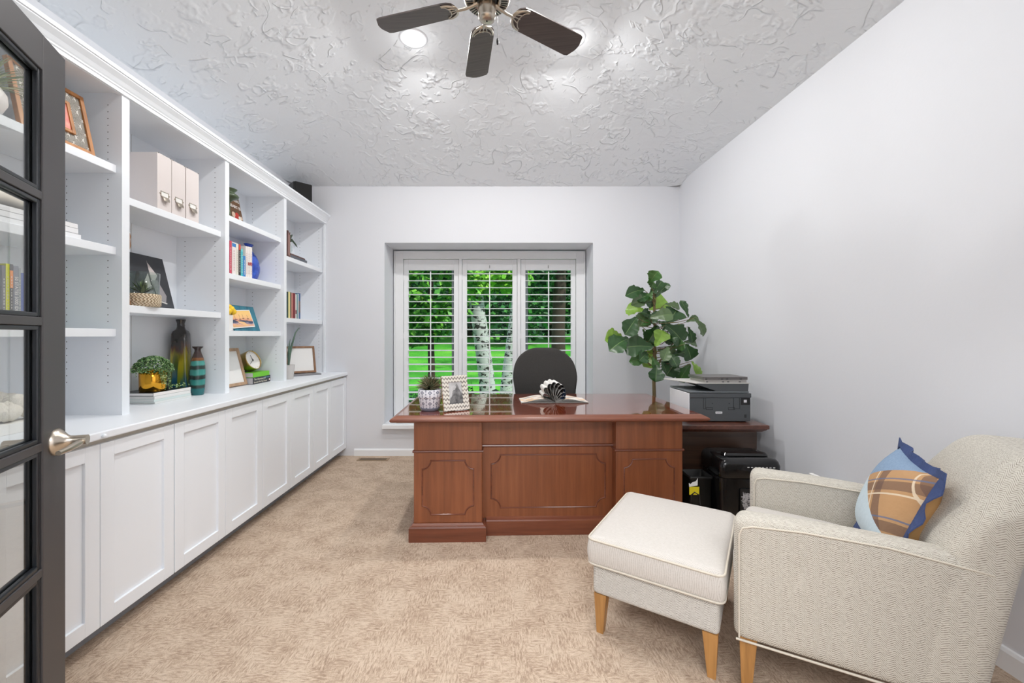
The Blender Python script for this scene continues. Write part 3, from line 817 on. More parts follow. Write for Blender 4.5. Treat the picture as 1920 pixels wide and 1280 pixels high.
# ------------------------------------------------------------------ ottoman
OT = radians(-33)
ot = thing('ottoman', 'pale herringbone footstool on tapered oak legs, pushed against the armchair', 'ottoman', (.377, 1.712, 0), OT)
ow, od = .480, .575
def puff(p):
    u = (p.x/ow-.5)*2; v = (p.y/od-.5)*2
    e = max(0, 1-u*u)*max(0, 1-v*v)
    z = p.z
    if z > .36: z += .022*e
    if z < .32 and p.y < od: z -= 0
    s_ = .008*sin(pi*min(1, max(0, (p.z-.285)/.12)))
    x = p.x + s_*(1 if u > .8 else -1 if u < -.8 else 0); y = p.y + s_*(1 if v > .8 else -1 if v < -.8 else 0)
    return Vector((x, y, z))
b = MB(); b.rbox(.005, ow-.005, .005, od-.005, .165, .288, .018, 10); b.build('ottoman_base', M['tweed'], ot)
b = MB(); b.rbox(-.008, ow+.008, -.008, od+.008, .285, .408, .022, 16, puff); cu = b.build('cushion', M['tweed_top'], ot)
for z in (.395, .296):
    pts = []
    for x, y in rrect(-.012, ow+.012, -.012, od+.012, .03, 4): pts.append((x, y, z + (.004*sin(x*9) if z > .35 else 0)))
    b = MB(); b.tube(pts + [pts[0]], .0042, 6); b.build('piping', M['piping'], cu)
def leg(parent, x, y, h_, dx=0, dy=0, top=.026, bot=.014):
    b = MB()
    r = [[(x-bot+dx, y-bot+dy, 0), (x+bot+dx, y-bot+dy, 0), (x+bot+dx, y+bot+dy, 0), (x-bot+dx, y+bot+dy, 0)], [(x-top, y-top, h_), (x+top, y-top, h_), (x+top, y+top, h_), (x-top, y+top, h_)]]
    b.loft(r, 0, False); b.build('leg', M['oak'], parent, bevel=.002)
for x, dx in ((.036, -.004), (ow-.036, .004)):
    for y, dy in ((.036, -.004), (od-.036, .004)): leg(ot, x, y, .166, dx, dy)
# ------------------------------------------------------------------ armchair
AC = radians(-36)
ac = thing('armchair', 'cream herringbone armchair with oak legs, angled in the right foreground', 'armchair', (.806, 1.425, 0), AC)
AL, AWd, TZ = .64, .70, .612
def taper(p):
    k = 1 - .176*min(1.25, max(0, p.x/AL))
    return Vector((p.x, AWd/2 + (p.y-AWd/2)*k, p.z))
def shift(z): 
    if z < .62: return -.075 + .075*max(0, z-.2)/.42
    return .145*((z-.62)/.26)**1.15
def armfn(p):
    t = min(1, max(0, p.x/AL))
    z = p.z
    if z > .4: z += .012*sin(pi*t*.9) - .0*t
    if z < .3: z += .012*t
    x = p.x
    if t > .6: x += (t-.6)/.4*min(0, shift(p.z)*.8)
    return taper(Vector((x, p.y, z)))
for k, (y0, y1) in enumerate(((0, .105), (AWd-.105, AWd))):
    b = MB(); b.rbox(0, AL, y0, y1, .188, TZ, .034, 14, armfn); o = b.build('arm', M['tweed_arm'], ac)
    ys = (y0-.001, y1+.001)
    for yy_ in ys:
        pts = [(.02, yy_, .2), (.02, yy_, .4), (.02, yy_, TZ-.06), (.03, yy_, TZ-.035), (.06, yy_, TZ-.026), (.2, yy_, TZ-.018), (.4, yy_, TZ-.016), (AL-.02, yy_, TZ-.028)]
        b = MB(); b.tube([armfn(Vector(q)) for q in pts], .0032, 6); b.build('piping', M['piping'], o)
    b = MB(); yy_ = (y0 if k == 0 else y1)
    b.tube([armfn(Vector((.01+.062*i, yy_ + (.004 if k == 0 else -.004), .19))) for i in range(11)], .004, 6); b.build('piping', M['piping'], o)
b = MB(); b.rbox(.02, .56, .10, AWd-.10, .19, .33, .02, 8, taper); b.build('seat_base', M['tweed'], ac)
def seatf(p):
    u = (p.x/.55-.5)*2; v = ((p.y-.105)/(AWd-.21)-.5)*2
    return taper(Vector((p.x, p.y, p.z + (.028*max(0, 1-u*u*.8)*max(0, 1-v*v) if p.z > .4 else 0) - .012*max(0, u))))
b = MB(); b.rbox(-.015, .55, .107, AWd-.107, .325, .462, .04, 12, seatf); b.build('seat_cushion', M['tweed_top'], ac)
def backfn(p):
    z = p.z; t = (z-.2)/.7
    x = p.x + shift(z)
    v = (p.y/AWd-.5)*2
    fw_ = max(0, min(1, (.64-p.x)/.11)); fw_ = fw_*fw_*(3-2*fw_)
    x -= fw_*.028*max(0, 1-v*v*1.1)*max(0, min(1, (z-.45)/.15))*min(1, max(0, (.9-z)/.1))
    x += fw_*.02*max(0, abs(v)-.7)/.3*min(1, max(0, (z-.5)/.1))
    # rounded upper corners
    zc = z
    if z > .74:
        e = max(0, abs(v)-.55)/.45
        zc = z - .10*(e**2.4)*min(1, (z-.74)/.14)
    return taper(Vector((x, p.y, zc)))
b = MB(); b.rbox(.515, .675, -.002, AWd+.002, .2, .895, .042, 18, backfn); b.build('backrest', M['tweed_back'], ac)
leg(ac, .045, .045, .20, -.006, -.002, .027, .015); leg(ac, .045, AWd-.045, .20, -.006, .002, .027, .015)
leg(ac, .585, .11, .22, .05, -.002, .026, .015); leg(ac, .585, AWd-.11, .22, .05, .002, .026, .015)
# ------------------------------------------------------------------ throw pillow
PW = N('patchwork_pillow', (170,130,90), .9); p = PW.obj(); x, y, z = PW.xyz(p)
sp = PW.m('ADD', x, PW.m('MULTIPLY', z, .55)); sq = PW.m('SUBTRACT', z, PW.m('MULTIPLY', x, .55))
def band(v, per, off, wd):
    f = PW.m('ABSOLUTE', PW.m('SUBTRACT', PW.m('FRACT', PW.m('ADD', PW.m('DIVIDE', v, per), off)), .5))
    return PW.m('LESS_THAN', f, wd)
pl_ = PW.mix(PW.m('MULTIPLY', band(sp, .17, .1, .12), .75), (186,146,104), (112,86,74))
pl_ = PW.mix(PW.m('MULTIPLY', band(sq, .15, .3, .12), .7), pl_, (108,84,74))
pl_ = PW.mix(PW.m('MULTIPLY', band(sp, .17, .32, .022), .9), pl_, (222,204,178))
pl_ = PW.mix(PW.m('MULTIPLY', band(sq, .15, .52, .022), .9), pl_, (222,204,178))
pl_ = PW.mix(PW.m('MULTIPLY', band(sq, .15, .1, .02), .8), pl_, (96,110,140))
den = PW.noise(PW.scale(p, 300, 300, 60), 1, 2)
dm = PW.mix(den, (112,138,168), (150,172,196)); pale = PW.mix(den, (186,204,214), (206,218,224))
edge1 = PW.m('GREATER_THAN', PW.m('ADD', PW.m('MULTIPLY', x, -.62), z), .10)
edge2 = PW.m('LESS_THAN', PW.m('ADD', PW.m('MULTIPLY', x, .55), z), .0)
pl_ = PW.mix(edge1, pl_, dm); pl_ = PW.mix(edge2, pl_, pale)
PW.color(pl_); PW.bump(PW.noise(p, 40, 3), .006, .4)
NAVY = N('navy_cotton', (62,78,122), .9); NAVY.bump(NAVY.noise(NAVY.scale(NAVY.obj(), 60, 60, 60), 1, 3), .006, .8); NAVY = NAVY.mat
TAN = plain((190,148,96), .9)
pi_ = thing('throw_pillow', 'patchwork pillow of denim, tan plaid and pale blue leaning in the armchair', 'pillow', (0,0,0))
ns = 22; hs = .174
def pil(u, v, s):
    e = max(0, (1-abs(u)**2.6))**.6 * max(0, (1-abs(v)**2.6))**.6
    k = 1 - .07*(1-abs(v)**2)*(abs(u)**3)*0 
    pin = 1 - .09*(1-v*v)*u*u; pin2 = 1 - .09*(1-u*u)*v*v
    return (hs*u*pin, s*.076*e, hs*v*pin2)
for nm, mt, s in (('pillow_front', PW.mat, -1), ('pillow_back', TAN, 1)):
    b = MB(); vs = [pil(-1+2*i/ns, -1+2*j/ns, s) for i in range(ns+1) for j in range(ns+1)]
    fs = []
    for i in range(ns):
        for j in range(ns):
            q = (i*(ns+1)+j, (i+1)*(ns+1)+j, (i+1)*(ns+1)+j+1, i*(ns+1)+j+1); fs.append(q if s < 0 else q[::-1])
    b.add(vs, fs, 0, True); b.build(nm, mt, pi_)
b = MB(); rim = []
for k in range(4):
    for i in range(16):
        s_ = -1+2*i/16
        u, v = ((s_, -1), (1, s_), (-s_, 1), (-1, -s_))[k]
        rim.append((u, v))
inn = []; out = []
for i, (u, v) in enumerate(rim):
    x_, _, z_ = pil(u, v, 1); r_ = .026*(1+.10*sin(i*1.7))
    d = Vector((u if abs(u) > .999 else 0, 0, v if abs(v) > .999 else 0))
    inn.append((x_*.985, 0, z_*.985)); out.append((x_+d.x*r_, .010*sin(i*1.3), z_+d.z*r_))
n = len(rim)
for dy in (-.004, .004):
    b.add([(a[0], a[1]+dy, a[2]) for a in inn] + [(a[0], a[1]+dy*.5, a[2]) for a in out], [(i, (i+1) % n, n+(i+1) % n, n+i) for i in range(n)], 0, True)
b.add([(a[0], a[1]-.002, a[2]) for a in out] + [(a[0], a[1]+.002, a[2]) for a in out], [(i, (i+1) % n, n+(i+1) % n, n+i) for i in range(n)], 0, True)
b.build('flange', NAVY, pi_)
# lies against the backrest: local -y looks toward the ottoman side
axx = Vector((cos(AC), sin(AC), 0)); ayy = Vector((-sin(AC), cos(AC), 0))
base = Vector((.806, 1.425, 0))
pc = base + axx*.455 + ayy*.332 + Vector((0, 0, .652))
back_dir = Vector((.88, -.475, 0)).normalized(); up = (Vector((0,0,1)) + back_dir*.36).normalized()
side = up.cross(back_dir).normalized(); bd = side.cross(up).normalized()
# columns: local x, local y (toward the back), local z
xv = bd.cross(up).normalized()
mt = Matrix(((xv.x, bd.x, up.x, pc.x), (xv.y, bd.y, up.y, pc.y), (xv.z, bd.z, up.z, pc.z), (0,0,0,1)))
pi_.matrix_world = mt @ Matrix.Rotation(radians(3), 4, 'Y')
# ------------------------------------------------------------------ white panel behind the chair
b = MB(); b.box(-.012, .012, -.07, .07, 0, .452); o = b.build('foam_board', M['paper'], loc=(1.775, 2.28, 0), rz=radians(-2), bevel=.002)
tag(o, 'thin white board leaning behind the armchair, only its corner showing past the far arm', 'board')
# ------------------------------------------------------------------ books, frames and ornaments
R90 = radians(90)
def yat(px, X): return FPX*X/(px-CX)           # distance at which the plane X = const shows at pixel column px
def book(lab, loc, rz, th, dp, ht, col, group=None, spine=None, flat=False, name='book', pages=None, rough=.45, label_patch=None):
    """upright: thickness along local x, spine toward local -y. flat: lies with the spine toward local -y, length along x"""
    t = thing(name, lab, 'book', loc, rz, group)
    cm = plain(col, rough); pm = pages or M['page']
    T_ = None
    if flat: T_ = Matrix(((0,0,1,0),(0,1,0,0),(1,0,0,0),(0,0,0,1)))    # swaps x and z
    c = .0022
    b = MB(); b.T = T_
    b.box(0, c, 0, dp, 0, ht); b.box(th-c, th, 0, dp, 0, ht); b.box(c, th-c, 0, c, 0, ht)
    if spine: 
        for (z0, z1, mcol) in spine: b.box(.0008, th-.0008, -.0006, 0, z0*ht, z1*ht, 1+[q[2] for q in spine].index(mcol))
    ms = [cm] + ([plain(q[2], rough) for q in spine] if spine else [])
    b.build('cover', ms, t)
    b = MB(); b.T = T_; b.box(c, th-c, c, dp-.004, .003, ht-.003); b.build('page_block', pm, t)
    return t
def lean(tilt, dep): return Matrix.Translation((0, 0, dep*sin(radians(tilt))+.0004)) @ Matrix.Rotation(radians(-tilt), 4, 'X')
def pframe(lab, loc, rz, w, h_, tilt, bord, dep, fm, mats, name='picture_frame', mat_w=0, cat='frame', easel=True):
    t = thing(name, lab, cat, loc, rz)
    R = lean(tilt, dep)
    b = MB(); b.T = R
    b.box(-w/2, -w/2+bord, 0, dep, 0, h_); b.box(w/2-bord, w/2, 0, dep, 0, h_)
    b.box(-w/2+bord, w/2-bord, 0, dep, h_-bord, h_); b.box(-w/2+bord, w/2-bord, 0, dep, 0, bord)
    b.build('frame_molding', fm, t, bevel=.002)
    b = MB(); b.T = R; b.box(-w/2+bord, w/2-bord, dep*.4, dep*.9, bord, h_-bord); b.build('picture', mats, t)
    if easel:
        b = MB(); ty = sin(radians(tilt))*h_*.6; tz = cos(radians(tilt))*h_*.6
        b.loft([[(-.02, ty+dep, tz), (.02, ty+dep, tz), (.02, ty+dep+.004, tz), (-.02, ty+dep+.004, tz)],
                [(-.03, ty+.07, 0), (.03, ty+.07, 0), (.03, ty+.075, 0), (-.03, ty+.075, 0)]], 0, False)
        b.build('easel', fm, t)
    return t, R
def blades(b, c, n, length, spread, w_, rnd, mi=0, droop=.3, up=.6):
    """tapering pointed leaves rising out of one point"""
    for i in range(n):
        a = rnd.uniform(0, 2*pi); e = rnd.uniform(up, 1.0)*pi/2*spread + (1-spread)*pi/2
        d = Vector((cos(a)*cos(e), sin(a)*cos(e), sin(e))); L_ = length*rnd.uniform(.75, 1.1)
        s_ = Vector((-sin(a), cos(a), 0)); pts = []
        for k in range(6):
            t = k/5; p = Vector(c) + d*L_*t - Vector((0,0,1))*droop*L_*t*t
            ww = w_*(1-t**1.6)*(.7+.5*sin(pi*min(1,t*1.4)))
            pts.append((p - s_*ww, p + Vector((0,0,-ww*.35)), p + s_*ww))
        vs = [q for r in pts for q in r]; fs = []
        for k in range(5):
            for j in (0, 1): fs.append((k*3+j, k*3+j+1, k*3+j+4, k*3+j+3))
        b.add(vs, fs, mi if not isinstance(mi, (list, tuple)) else rnd.choice(mi), True)
GREEN = [plain(q, .5) for q in ((62,98,48), (92,128,66), (130,156,92), (48,78,40))]
# ---- bay beside the door, top shelf: patterned frame and a grassy plant
fl = N('embossed_metal_floral', (190,186,176), .4); p = fl.obj(); x, y, z = fl.xyz(p)
def petals(N_, px_, pz_, per):
    u = N_.m('SUBTRACT', N_.m('FRACT', N_.m('DIVIDE', px_, per)), .5); v = N_.m('SUBTRACT', N_.m('FRACT', N_.m('DIVIDE', pz_, per)), .5)
    r = N_.m('SQRT', N_.m('ADD', N_.m('MULTIPLY', u, u), N_.m('MULTIPLY', v, v)))
    a = N_.m('ARCTAN2', v, u)
    lobe = N_.m('MULTIPLY', N_.m('ABSOLUTE', N_.m('COSINE', N_.m('MULTIPLY', a, 3.0))), .52)
    return N_.m('ABSOLUTE', N_.m('SUBTRACT', r, lobe))
d = petals(fl, x, z, .062)
fl.color(fl.mix(fl.step(d, .02, .075), (238,235,228), (128,122,112))); fl.bump(fl.step(d, 0, .1), .004, .8)
pink = N('pink_print', (226,150,142), .6); pp = pink.obj()
pink.color(pink.ramp(pink.noise(pp, 9, 4, .7), [(.3, (214,92,108)), (.5, (232,150,140)), (.7, (240,190,170))]))
yb0 = (yat(45, -1.83)+yat(180, -1.83))/2
t, R = pframe('wooden picture frame with a pink print inside an embossed floral border', (-1.835, yb0, 2.0435), R90, yat(180,-1.83)-yat(40,-1.83), .275, 12, .017, .02, M['frame_wood'], [fl.mat])
b = MB(); b.T = R; b.box(-.062, .062, .004, .016, .075, .2); 
q = b.build('inner_picture', pink.mat, t)
b = MB(); b.T = R
for xa, xb, za, zb in ((-.072,-.058,.065,.21), (.058,.072,.065,.21), (-.058,.058,.196,.21), (-.058,.058,.065,.079)): b.box(xa, xb, -.002, .017, za, zb)
b.build('inner_molding', M['frame_wood'], q, bevel=.002)
t = thing('grass_plant', 'tufted grassy plant in a round white pot, seen through the top door pane', 'plant', (-1.862, 1.475, 2.0435))
b = MB(); b.lathe([(.03, 0), (.048, .012), (.062, .045), (.06, .075), (.045, .1), (.04, .1), (.05, .07)], n=24); b.build('pot', plain((238,232,230), .4), t)
b = MB(); blades(b, (0,0,.085), 210, .22, .95, .005, random.Random(5), [0,1,2,1], .40, .30); b.build('foliage', [plain((136,156,112),.6), plain((176,188,146),.6), plain((104,132,90),.6)], t)
# second shelf: stacked books under a white sculpture
ys = yat(137, -1.885)
z = 1.6565
for i, (lab, th, col, dx, lw) in enumerate((('large white art book with black edges, bottom of the stack behind the door glass', .03, (30,30,30), 0, .36),
                                  ('white picture book in the middle of the stack behind the door glass', .026, (226,226,226), -.012, .33), ('black-edged book on top of the stack behind the door glass', .024, (34,34,36), -.014, .33))):
    book(lab, (-1.85, ys+dx-lw, z), R90, th*.85, .22, lw, col, 'art books stacked on the second shelf', flat=True, pages=plain((240,240,240),.6), spine=[(.0,.999,(234,234,236))]); z += th*.85+.0004
CREAM = N('cream_ceramic', (228,220,206), .45); CREAM.bump(CREAM.noise(CREAM.obj(), 90, 2), .001, .3); CREAM = CREAM.mat
t = thing('ceramic_sculpture', 'cream ceramic sculpture of folded rounded forms lying on the stacked art books', 'sculpture', (-1.955, 1.60, z), R90)
b = MB()
for pts, r in ((((-.13,0,.03), (-.07,-.04,.045), (0,-.045,.05), (.07,-.03,.035), (.13,-.01,.025)), [.02,.034,.034,.03,.018]),
               (((-.1,.02,.04), (-.08,.01,.1), (-.03,-.01,.125), (.02,-.03,.09), (.045,-.05,.04)), [.03,.034,.03,.026,.02]),
               (((-.1,.02,.05), (-.12,.02,.11), (-.1,.01,.15), (-.06,.0,.15)), [.034,.032,.03,.02]),
               (((.0,.03,.03), (.06,.02,.06), (.11,.0,.04), (.15,-.02,.022)), [.03,.032,.026,.014])): b.tube(pts, r, 14)
b.build('sculpture_body', CREAM, t, sub=1)
# third shelf: upright books seen through the glass
bk_ = [(3.5,10.7,(112,112,116),.228,'grey book with white lettering, first in the row seen through the door glass',None),
       (10.7,18,(214,216,40),.236,'bright yellow-green book in the row seen through the door glass',None),
       (18,25,(92,90,94),.236,'dark grey book with an orange spine patch behind the door glass',[(.62,.9,(236,150,84))]),
       (25,35,(134,138,148),.232,'wide grey book lettered in white about states and ideas, behind the door glass',None),
       (35,39.2,(150,158,160),.226,'thin pale grey-green book beside the blue book behind the door glass',None),
       (39.2,52.5,(104,120,178),.208,'thick lavender-blue book behind the door glass',None),
       (52.5,57.6,(120,170,96),.204,'thin green book at the right end of the row behind the door glass',None)]
XS = -1.84
for a, c_, col, ht, lab, sp_ in bk_:
    y0, y1 = yat(a, XS), yat(c_, XS)
    t = book(lab, (XS, y0+.0003, 1.2705), R90, y1-y0-.0006, .17, ht, col, 'upright books behind the door glass', sp_)
    if 'states' in lab: text('title', '50 STATES 5000 IDEAS', .0155, M['paper'], t, ((y1-y0)/2, -.0012, ht*.5), (radians(90), radians(90), 0), sx=1.0)
    else:
        b = MB(); rnd = random.Random(int(a*10)); zz = .1
        while zz < .8*ht/.23:
            l_ = rnd.uniform(.006, .02); b.box((y1-y0)*.42, (y1-y0)*.58, -.0009, -.0001, zz*.23, (zz)*.23+l_*.5); zz += .05
        b.build('spine_print', plain((225,225,220), .6), t)
# counter: coral on a white book
t = thing('white_book', 'thick white book under the white coral on the counter, behind the door glass', 'book', (-1.865, 1.50, .862), R90)
b = MB(); b.box(0, .245, 0, .2, 0, .005); b.box(0, .245, 0, .2, .033, .038); b.box(0, .245, 0, .004, .005, .033); b.build('cover', M['paper'], t)
b = MB(); b.box(.003, .242, .004, .196, .005, .033); b.build('page_block', M['page'], t)
t = thing('coral', 'chunk of white coral resting on the white book, seen through the door glass', 'ornament', (-1.955, 1.645, .909), R90)
rnd = random.Random(11); b = MB()
for i in range(16):
    c_ = (rnd.uniform(-.085, .085), rnd.uniform(-.045, .045), 0); r = rnd.uniform(.026, .042); zz = max(r*.85, rnd.uniform(.02, .085)*(1-abs(c_[0])/.14))
    ph = rnd.uniform(0, 6)
    b.ball((c_[0], c_[1], zz), r, (1, 1, 1), 18, 0, lambda q, ph=ph: 1+.12*sin(7*q.x+ph)*sin(6*q.y)+.08*sin(11*q.z+ph))
cw = N('white_coral', (238,232,220), .8); cw.bump(cw.noise(cw.obj(), 120, 4, .7), .006, .8); b.build('coral_body', cw.mat, t)
# ---- second bay: magazine files
FILE = N('linen_file_board', (222,214,212), .8); FILE.bump(FILE.noise(FILE.scale(FILE.obj(), 600, 600, 200), 1, 2), .0008, .5); FILE = FILE.mat
XFm = -1.822
for k, (a, c_, lab) in enumerate(((295, 321.5, 'white magazine file with a label holder, leftmost of the three'), (322.5, 347.5, 'white magazine file with a label holder, middle one of the three'), (349, 373, 'white magazine file with a label holder, rightmost of the three'))):
    y0, y1 = yat(a, XFm), yat(c_, XFm); wv_ = y1-y0-.001; H = .298
    t = thing('magazine_file', lab, 'magazine file', (XFm, y0, 1.9145), R90, 'magazine files on the shelf')
    b = MB(); b.box(0, wv_, 0, .003, 0, H); b.box(0, wv_, .003, .245, 0, .003); b.box(0, wv_, .242, .245, .003, .17)
    side = [(.003, .003), (.242, .003), (.242, .17), (.15, H), (.003, H)]
    b.prism(side, 'x', 0, .003); b.prism(side, 'x', wv_-.003, wv_)
    b.build('file_box', FILE, t)
    b = MB(); xm = wv_/2
    for xa, xb, za, zb in ((xm-.026, xm+.026, .098, .1005), (xm-.026, xm+.026, .072, .0745), (xm-.026, xm-.0235, .072, .1), (xm+.0235, xm+.026, .072, .1)): b.box(xa, xb, -.003, 0, za, zb)
    b.tube([(xm-.033,-.0015,.086), (xm-.026,-.0015,.086)], .003, 6); b.tube([(xm+.026,-.0015,.086), (xm+.033,-.0015,.086)], .003, 6)
    rings = []
    for i in range(7):
        e = i/6*pi/2; w2 = .024*(1-.25*(i/6)**2)
        rings.append([(xm-w2, -.001-.014*sin(e), .073-.020*(1-cos(e))*1.0-.006*i/6), (xm, -.003-.018*sin(e), .073-.022*(1-cos(e))-.006*i/6), (xm+w2, -.001-.014*sin(e), .073-.020*(1-cos(e))-.006*i/6)])
    b.loft(rings, 0, True, False, False)
    hd = b.build('label_holder', M['nickel'], t)
    b = MB(); b.box(xm-.0235, xm+.0235, -.0012, -.0002, .0745, .098); b.build('blank_label', M['paper'], hd)
    b = MB()
    for xa, yy_ in ((.004, .005), (wv_-.008, .005)): b.box(xa, xa+.006, yy_-.0055, yy_+.006, H-.002, H+.0015)
    b.build('corner_tab', plain((70,62,54), .5), t)
# sailboat picture
cv = N('sailboat_print', (44,46,52), .5); p = cv.obj(); x, y, z = cv.xyz(p)
cv.color(cv.mix(cv.step(z, .0, .09, .55, 0), (46,48,54), (74,78,84)))
y1_ = yat(328, -1.975); y0_ = y1_-.37; wS = y1_-y0_; hS = .318
t = thing('sailboat_picture', 'dark square canvas of a white sailboat leaning on the shelf', 'picture', (-1.975, (y0_+y1_)/2, 1.3875), R90)
RS_ = lean(14, .016)
b = MB(); b.T = RS_; b.box(-wS/2, wS/2, 0, .016, 0, hS); b.build('canvas', cv.mat, t)
b = MB(); b.T = RS_
def sl(px, py):      # picture pixel to canvas coordinates
    d = yat(px, -1.905); return (d-(y0_+y1_)/2)
def spoly(pts, mi, dy=-.001):
    b.add([(u*wS/2, dy, v*hS) for u, v in pts], [tuple(range(len(pts)))], mi)
spoly([(.34,.86), (.36,.86), (.62,.64), (.5,.55), (.36,.52)], 0); spoly([(.35,.53), (.5,.55), (.58,.55), (.79,.26), (.7,.12), (.42,.2)], 1)
spoly([(.28,.66), (.29,.4), (-.12,.34), (.02,.46)], 0); spoly([(-.12,.34), (.29,.4), (.38,.16), (-.2,.2)], 1)
spoly([(.44,.14), (.72,.1), (.76,.115), (.46,.165)], 2); spoly([(.335,.10), (.345,.10), (.345,.9), (.34,.9)], 2)
b.build('sailboat', [plain((196,186,184),.6), plain((148,144,146),.6), plain((214,212,206),.6)], t)
# succulent in a glass cup on a woven base
GX, GY = -1.872, 2.148
t = thing('succulent_holder', 'glass cup with a spiky green succulent in a cream woven basket base', 'plant', (GX, GY, 1.3875))
wv2 = N('woven_raffia', (222,204,172), .85); p = wv2.obj(); x, y, z = wv2.xyz(p)
a_ = wv2.m('ARCTAN2', y, x); row = wv2.m('FLOOR', wv2.m('DIVIDE', z, .0095)); alt = wv2.m('SUBTRACT', wv2.m('MULTIPLY', wv2.m('MODULO', row, 2.0), 2.0), 1.0)
ph = wv2.m('ADD', wv2.m('MULTIPLY', a_, 32), wv2.m('MULTIPLY', alt, wv2.m('MULTIPLY', z, 420)))
sn = wv2.m('SINE', ph); wv2.color(wv2.mix(wv2.step(sn, .2, .95), (232,216,188), (150,122,88))); wv2.bump(sn, .003, .8)
b = MB(); b.lathe([(.070, 0), (.0775, .008), (.078, .06), (.075, .066), (.071, .066), (.071, .01)], n=36); b.build('basket_base', wv2.mat, t)
b = MB(); b.lathe([(.067, .012), (.069, .016), (.0725, .178), (.0705, .178), (.067, .02)], n=36, caps=False); b.build('glass_cup', M['jar_glass'], t)
b = MB(); b.lathe([(.003, .07), (.068, .068)], n=20, mi=0, caps=False)
blades(b, (0,0,.07), 46, .09, .9, .008, random.Random(8), [1,2,3], .15, .2); b.build('succulent', [plain((70,60,48),.9), plain((72,100,52),.4), plain((132,152,88),.4), plain((52,78,44),.4)], t)
# half hidden stand with an air plant
t = thing('pedestal_planter', 'carved wooden stand topped by a small plant, mostly hidden behind the bookcase upright', 'planter', (-1.868, 2.034, 1.3875))
b = MB(); b.lathe([(.027, 0), (.03, .01), (.026, .03), (.014, .05), (.012, .09), (.022, .12), (.026, .14), (.014, .165), (.012, .24), (.022, .27), (.028, .29), (.03, .3), (.027, .33), (.03, .345), (.026, .36)], n=24); b.build('stand', M['frame_brown'], t)
b = MB(); blades(b, (0,0,.355), 60, .055, .8, .003, random.Random(9), [0,1], .1, .2); b.build('foliage', [GREEN[1], GREEN[2]], t)
# counter of that bay: books, gold pot, two vases
ys, ye = 2.245, 2.50
z = .8615
for i, (lab, th, col, pg, dx, l_) in enumerate((('white magazine at the bottom of the stack under the gold pot', .012, (226,230,228), (206,208,206), .006, .265),
                          ('white paperback, second from the bottom under the gold pot', .013, (214,226,224), (214,214,212), .0, .268),
                          ('thick white hardback with a dark edge line under the gold pot', .017, (232,232,230), (224,222,220), .003, .262), ('white book with a glossy black cover, topmost under the gold pot', .019, (30,34,40), (236,232,230), -.004, .27))):
    book(lab, (-1.893, ys+dx, z), R90, th, .2, l_, col, 'books stacked under the gold pot', flat=True, pages=plain(pg,.7), spine=[(0, .999, pg if i == 3 else col)], rough=.25); z += th+.0004
t = thing('gold_pot_plant', 'trailing green succulent in a shiny gold pot on a stack of white books', 'plant', (-1.965, 2.325, z))
b = MB(); b.lathe([(.058, 0), (.062, .003), (.064, .118), (.0615, .12), (.059, .116), (.056, .01)], n=40); b.build('pot', N('gold_lustre', (216,158,52), .12, 1.0).mat, t)
rnd = random.Random(21); b = MB()
def bead(c, r, mi):
    q = Vector((rnd.uniform(-1,1), rnd.uniform(-1,1), rnd.uniform(-.2,1))).normalized()
    u = q.orthogonal().normalized(); w_ = q.cross(u); L_ = r*1.9
    c = Vector(c); vs = [c - q*L_*.5] + [c + (u*cos(k*pi/2)+w_*sin(k*pi/2))*r*.62 for k in range(4)] + [c + q*L_*.6]
    b.add(vs, [(0,2,1),(0,3,2),(0,4,3),(0,1,4),(5,1,2),(5,2,3),(5,3,4),(5,4,1)], mi, True)
for i in range(1150):
    a = rnd.uniform(0, 2*pi); e = rnd.uniform(-.12, 1)
    rr = .088*(1+.06*sin(5*a))*rnd.uniform(.88, 1.03); cz_ = .118 + .078*e
    rad = rr*sqrt(max(0, 1-max(0, e)**2)) 
    bead((rad*cos(a), rad*sin(a), cz_), .0062, rnd.choice((0,0,1,1,2,3)))
for k in range(26):
    a = rnd.choice((rnd.uniform(-.6, .5), rnd.uniform(.6, 5.2))); n_ = rnd.randint(5, 14)
    for j in range(n_):
        bead((.074*cos(a+.02*j)+rnd.uniform(-.003,.003), .074*sin(a+.02*j)+rnd.uniform(-.003,.003), .12-.0085*j), .0052, rnd.choice((0,1,2)))
for j in range(36): bead((.075+rnd.uniform(-.02, .014), .05+j*.003+rnd.uniform(-.006,.006), .01+rnd.uniform(0,.02)), .006, rnd.choice((0,1,2,3)))
b.build('foliage', [plain((72,112,60),.45), plain((112,152,90),.45), plain((170,196,140),.45), plain((46,78,42),.45)], t)
vz = N('drip_glaze', (60,60,40), .12); p = vz.obj(); x, y, z_ = vz.xyz(p)
nz = vz.noise(vz.scale(p, 26, 26, 5), 1, 4, .6, .4); h_ = vz.m('ADD', z_, vz.m('MULTIPLY', vz.m('SUBTRACT', nz, .5), .22))
c1 = vz.ramp(vz.m('DIVIDE', h_, .48), [(.02,(24,66,92)), (.22,(28,84,104)), (.36,(60,84,40)), (.52,(110,104,32)), (.60,(70,44,30)), (.68,(48,42,38)), (1,(36,34,34))])
c2 = vz.ramp(vz.m('DIVIDE', h_, .48), [(.02,(30,104,122)), (.2,(96,120,40)), (.5,(164,150,36)), (.60,(92,58,30)), (.68,(48,42,38)), (1,(36,34,34))])
vz.color(vz.mix(vz.step(vz.noise(vz.scale(p, 40, 40, 3), 1, 2), .46, .56), c1, c2)); vz.b.inputs['Coat Weight'].default_value = .6
vy = 2.567; t = thing('tall_vase', 'tall square-shouldered bottle vase with dark yellow and teal drip glaze', 'vase', (-2.03, 2.61, .8615), radians(20))
def sq_ring(w_, r, z): return [(x, y, z) for x, y in rrect(-w_, w_, -w_, w_, min(r, w_*.98), 4)]
